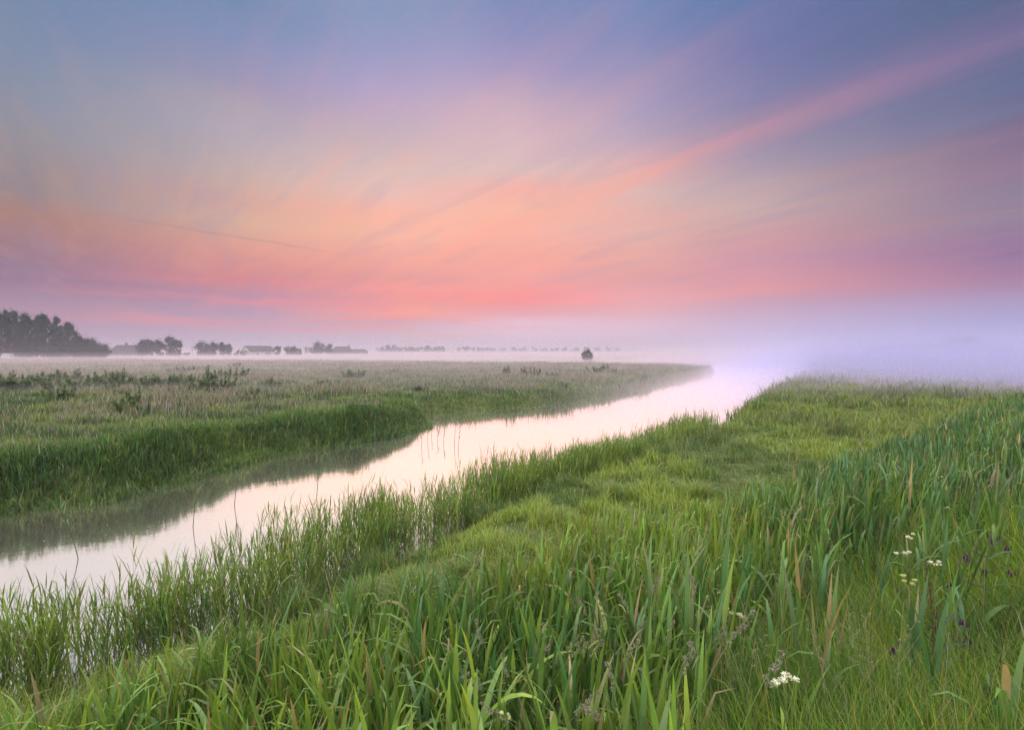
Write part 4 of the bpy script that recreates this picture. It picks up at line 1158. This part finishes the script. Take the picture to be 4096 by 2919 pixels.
fescue(612, 560, 1.15, -1.55, .95, 'second branching brown panicle under the large leaning one', (.20, .16, .07), 32, .14)
for px, py, h, th1, lab in [(680, 566, 1.2, .05, 'straight pale dead stalk standing by the large brown panicle'), (506, 515, 1.0, .08, 'thin dry stalk above the reeds left of centre'), (582, 483, 1.05, .06, 'thin dry stalk near the top of the reed belt'), (613, 492, 1.0, .12, 'pair of leaning brown dry stalks over the reed belt'), (95, 640, .9, .1, 'thin brown stalk at the lower left by the reeds'), (951, 394, 1.2, .1, 'dark dead stalk against the misty meadow'), (985, 407, 1.15, -.25, 'thick dark leaning dead stalk at the right edge'), (782, 573, 1.0, .1, 'pale dead stalk beside the feathery panicles')]:
    x, y, z = stand(px, py, h)
    pts = curve_pts(h, 1.3, .02, th1, 6)
    b = Blades(); tube(b, pts, np.linspace(.004, .002, 6), (.24, .19, .14) if 'dark' not in lab else (.06, .045, .035), 5)
    if px == 985:
        specks(b, pts[-1] - np.array((0, 0, 1)) * rng.random((120, 1)) * .28 + rng.normal(0, .008, (120, 3)), .008, jitter_col(120, (.06, .045, .035)))
    o = b.build('dead_stalk', DRY); o.location = (x, y, z - .02); tag(o, lab, 'dead stalk')
for px, py, lab in [(326, 612, 'left one of two weathered stakes among the reeds'), (336.5, 612, 'right one of two weathered stakes among the reeds')]:
    x, y, z = stand(px, py, .62)
    bm = bmesh.new(); box(bm, -.022, .022, -.022, .022, 0, .62); bmesh.ops.bevel(bm, geom=bm.edges[:], offset=.005, segments=1, affect='EDGES')
    o = bm_obj('wooden_stake', bm, WOODM); o.location = (x, y, z); o.rotation_euler = (rng.normal(0, .05), rng.normal(0, .05), rng.uniform(0, 1)); tag(o, lab, 'stake')

# ------------------------------------------------------------------ air: haze over the whole scene, low mist in the fields, the fog bank on the right
def volume_material(name, color, density, aniso):
    m, t_ = mat_new(name)
    pv = t_.nodes.new('ShaderNodeVolumePrincipled')
    pv.inputs['Color'].default_value = (*color, 1); pv.inputs['Density'].default_value = density; pv.inputs['Anisotropy'].default_value = aniso
    out = t_.nodes.new('ShaderNodeOutputMaterial'); t_.links.new(pv.outputs[0], out.inputs['Volume'])
    return m, t_, pv
bm = bmesh.new(); box(bm, -1560, 1560, -1560, 1560, -1.8, 27)
haze = bm_obj('haze', bm, volume_material('haze_air', (.45, .43, .56), .0005, 0.0)[0]); tag(haze, 'thin pale morning haze over the land', 'haze', kind='stuff')
for top_, den_, x_ in ((1.45, .0135, 0), (2.2, .0030, 4), (3.4, .0009, 8), (5.0, .00025, 12), (7.5, .0002, 16), (10.5, .00015, 20), (14.0, .0001, 24)):       # layers of one ground mist, thinning upwards
    bm = bmesh.new(); box(bm, -1540 + x_, 1540 - x_, 40 + x_, 1540 - x_, -1.7 + .01 * x_, top_)
    mist = bm_obj('ground_mist', bm, volume_material('ground_mist_air', (.80, .63, .71), den_, 0.0)[0])
    tag(mist, 'shallow pinkish white mist lying over river and meadow', 'mist', 'layers of ground mist', kind='stuff')
def fog(name, loc, size, top, fold, dens, label, seed=0.0, color=(.93, .93, 1.0)):
    """a patch of fog: thick near the ground, thinning upwards and towards its ragged rim"""
    bm = bmesh.new(); box(bm, -size[0], size[0], -size[1], size[1], -.5, top)
    m, t_, pv = volume_material(name + '_air', color, dens, 0.0)
    n_, l_ = t_.nodes, t_.links
    tcd = n_.new('ShaderNodeTexCoord')
    def mth(op, a, b_):
        q = n_.new('ShaderNodeMath'); q.operation = op
        for i, v_ in enumerate((a, b_)):
            if isinstance(v_, (int, float)): q.inputs[i].default_value = v_
            else: l_.new(v_, q.inputs[i])
        return q.outputs[0]
    sp = n_.new('ShaderNodeSeparateXYZ'); l_.new(tcd.outputs['Object'], sp.inputs[0])
    mp = n_.new('ShaderNodeMapping'); mp.inputs['Scale'].default_value = (.030, .030, .12); mp.inputs['Location'].default_value = (seed, 0, 0)
    l_.new(tcd.outputs['Object'], mp.inputs['Vector'])
    no = n_.new('ShaderNodeTexNoise'); no.inputs['Scale'].default_value = 1.0; no.inputs['Detail'].default_value = 4; l_.new(mp.outputs[0], no.inputs['Vector'])
    nn = mth('SUBTRACT', no.outputs[0], .5)
    r2 = mth('ADD', mth('POWER', mth('DIVIDE', sp.outputs[0], size[0]), 2.0), mth('POWER', mth('DIVIDE', sp.outputs[1], size[1]), 2.0))
    r_ = mth('ADD', mth('SQRT', r2, 0.0), mth('MULTIPLY', nn, .5))
    mr = n_.new('ShaderNodeMapRange'); mr.interpolation_type = 'SMOOTHSTEP'
    mr.inputs['From Min'].default_value = 0.9; mr.inputs['From Max'].default_value = 0.35; l_.new(r_, mr.inputs['Value'])
    zf = mth('ADD', mth('DIVIDE', sp.outputs[2], -fold), mth('MULTIPLY', nn, 2.6))
    ex = mth('POWER', 2.718, zf)
    mt = n_.new('ShaderNodeMapRange'); mt.interpolation_type = 'SMOOTHSTEP'; mt.inputs['From Min'].default_value = top; mt.inputs['From Max'].default_value = top * .55; l_.new(sp.outputs[2], mt.inputs['Value'])
    l_.new(mth('MULTIPLY', mth('MULTIPLY', mth('MULTIPLY', mr.outputs[0], ex), mt.outputs[0]), dens), pv.inputs['Density'])
    m.cycles.volume_step_rate = .35
    o = bm_obj(name, bm, m); o.location = loc
    tag(o, label, 'fog', kind='stuff')
    return o
fog('fog_bank', (101, 77, 0.4), (93, 94), 18, 2.5, .15, 'thick lavender fog bank rolling over the right hand meadow', 0.0, (.53, .50, .78))
fog('fog_drift', (80, 175, .4), (62, 50), 12, 2.5, .04, 'thinner fog drifting across the river bend', 3.0, (.70, .58, .72))
fog('fog_drift', (64, 66, .4), (50, 36), 6, 1.3, .045, 'thin first veil of fog creeping over the right hand river bank', 7.0, (.62, .57, .80))
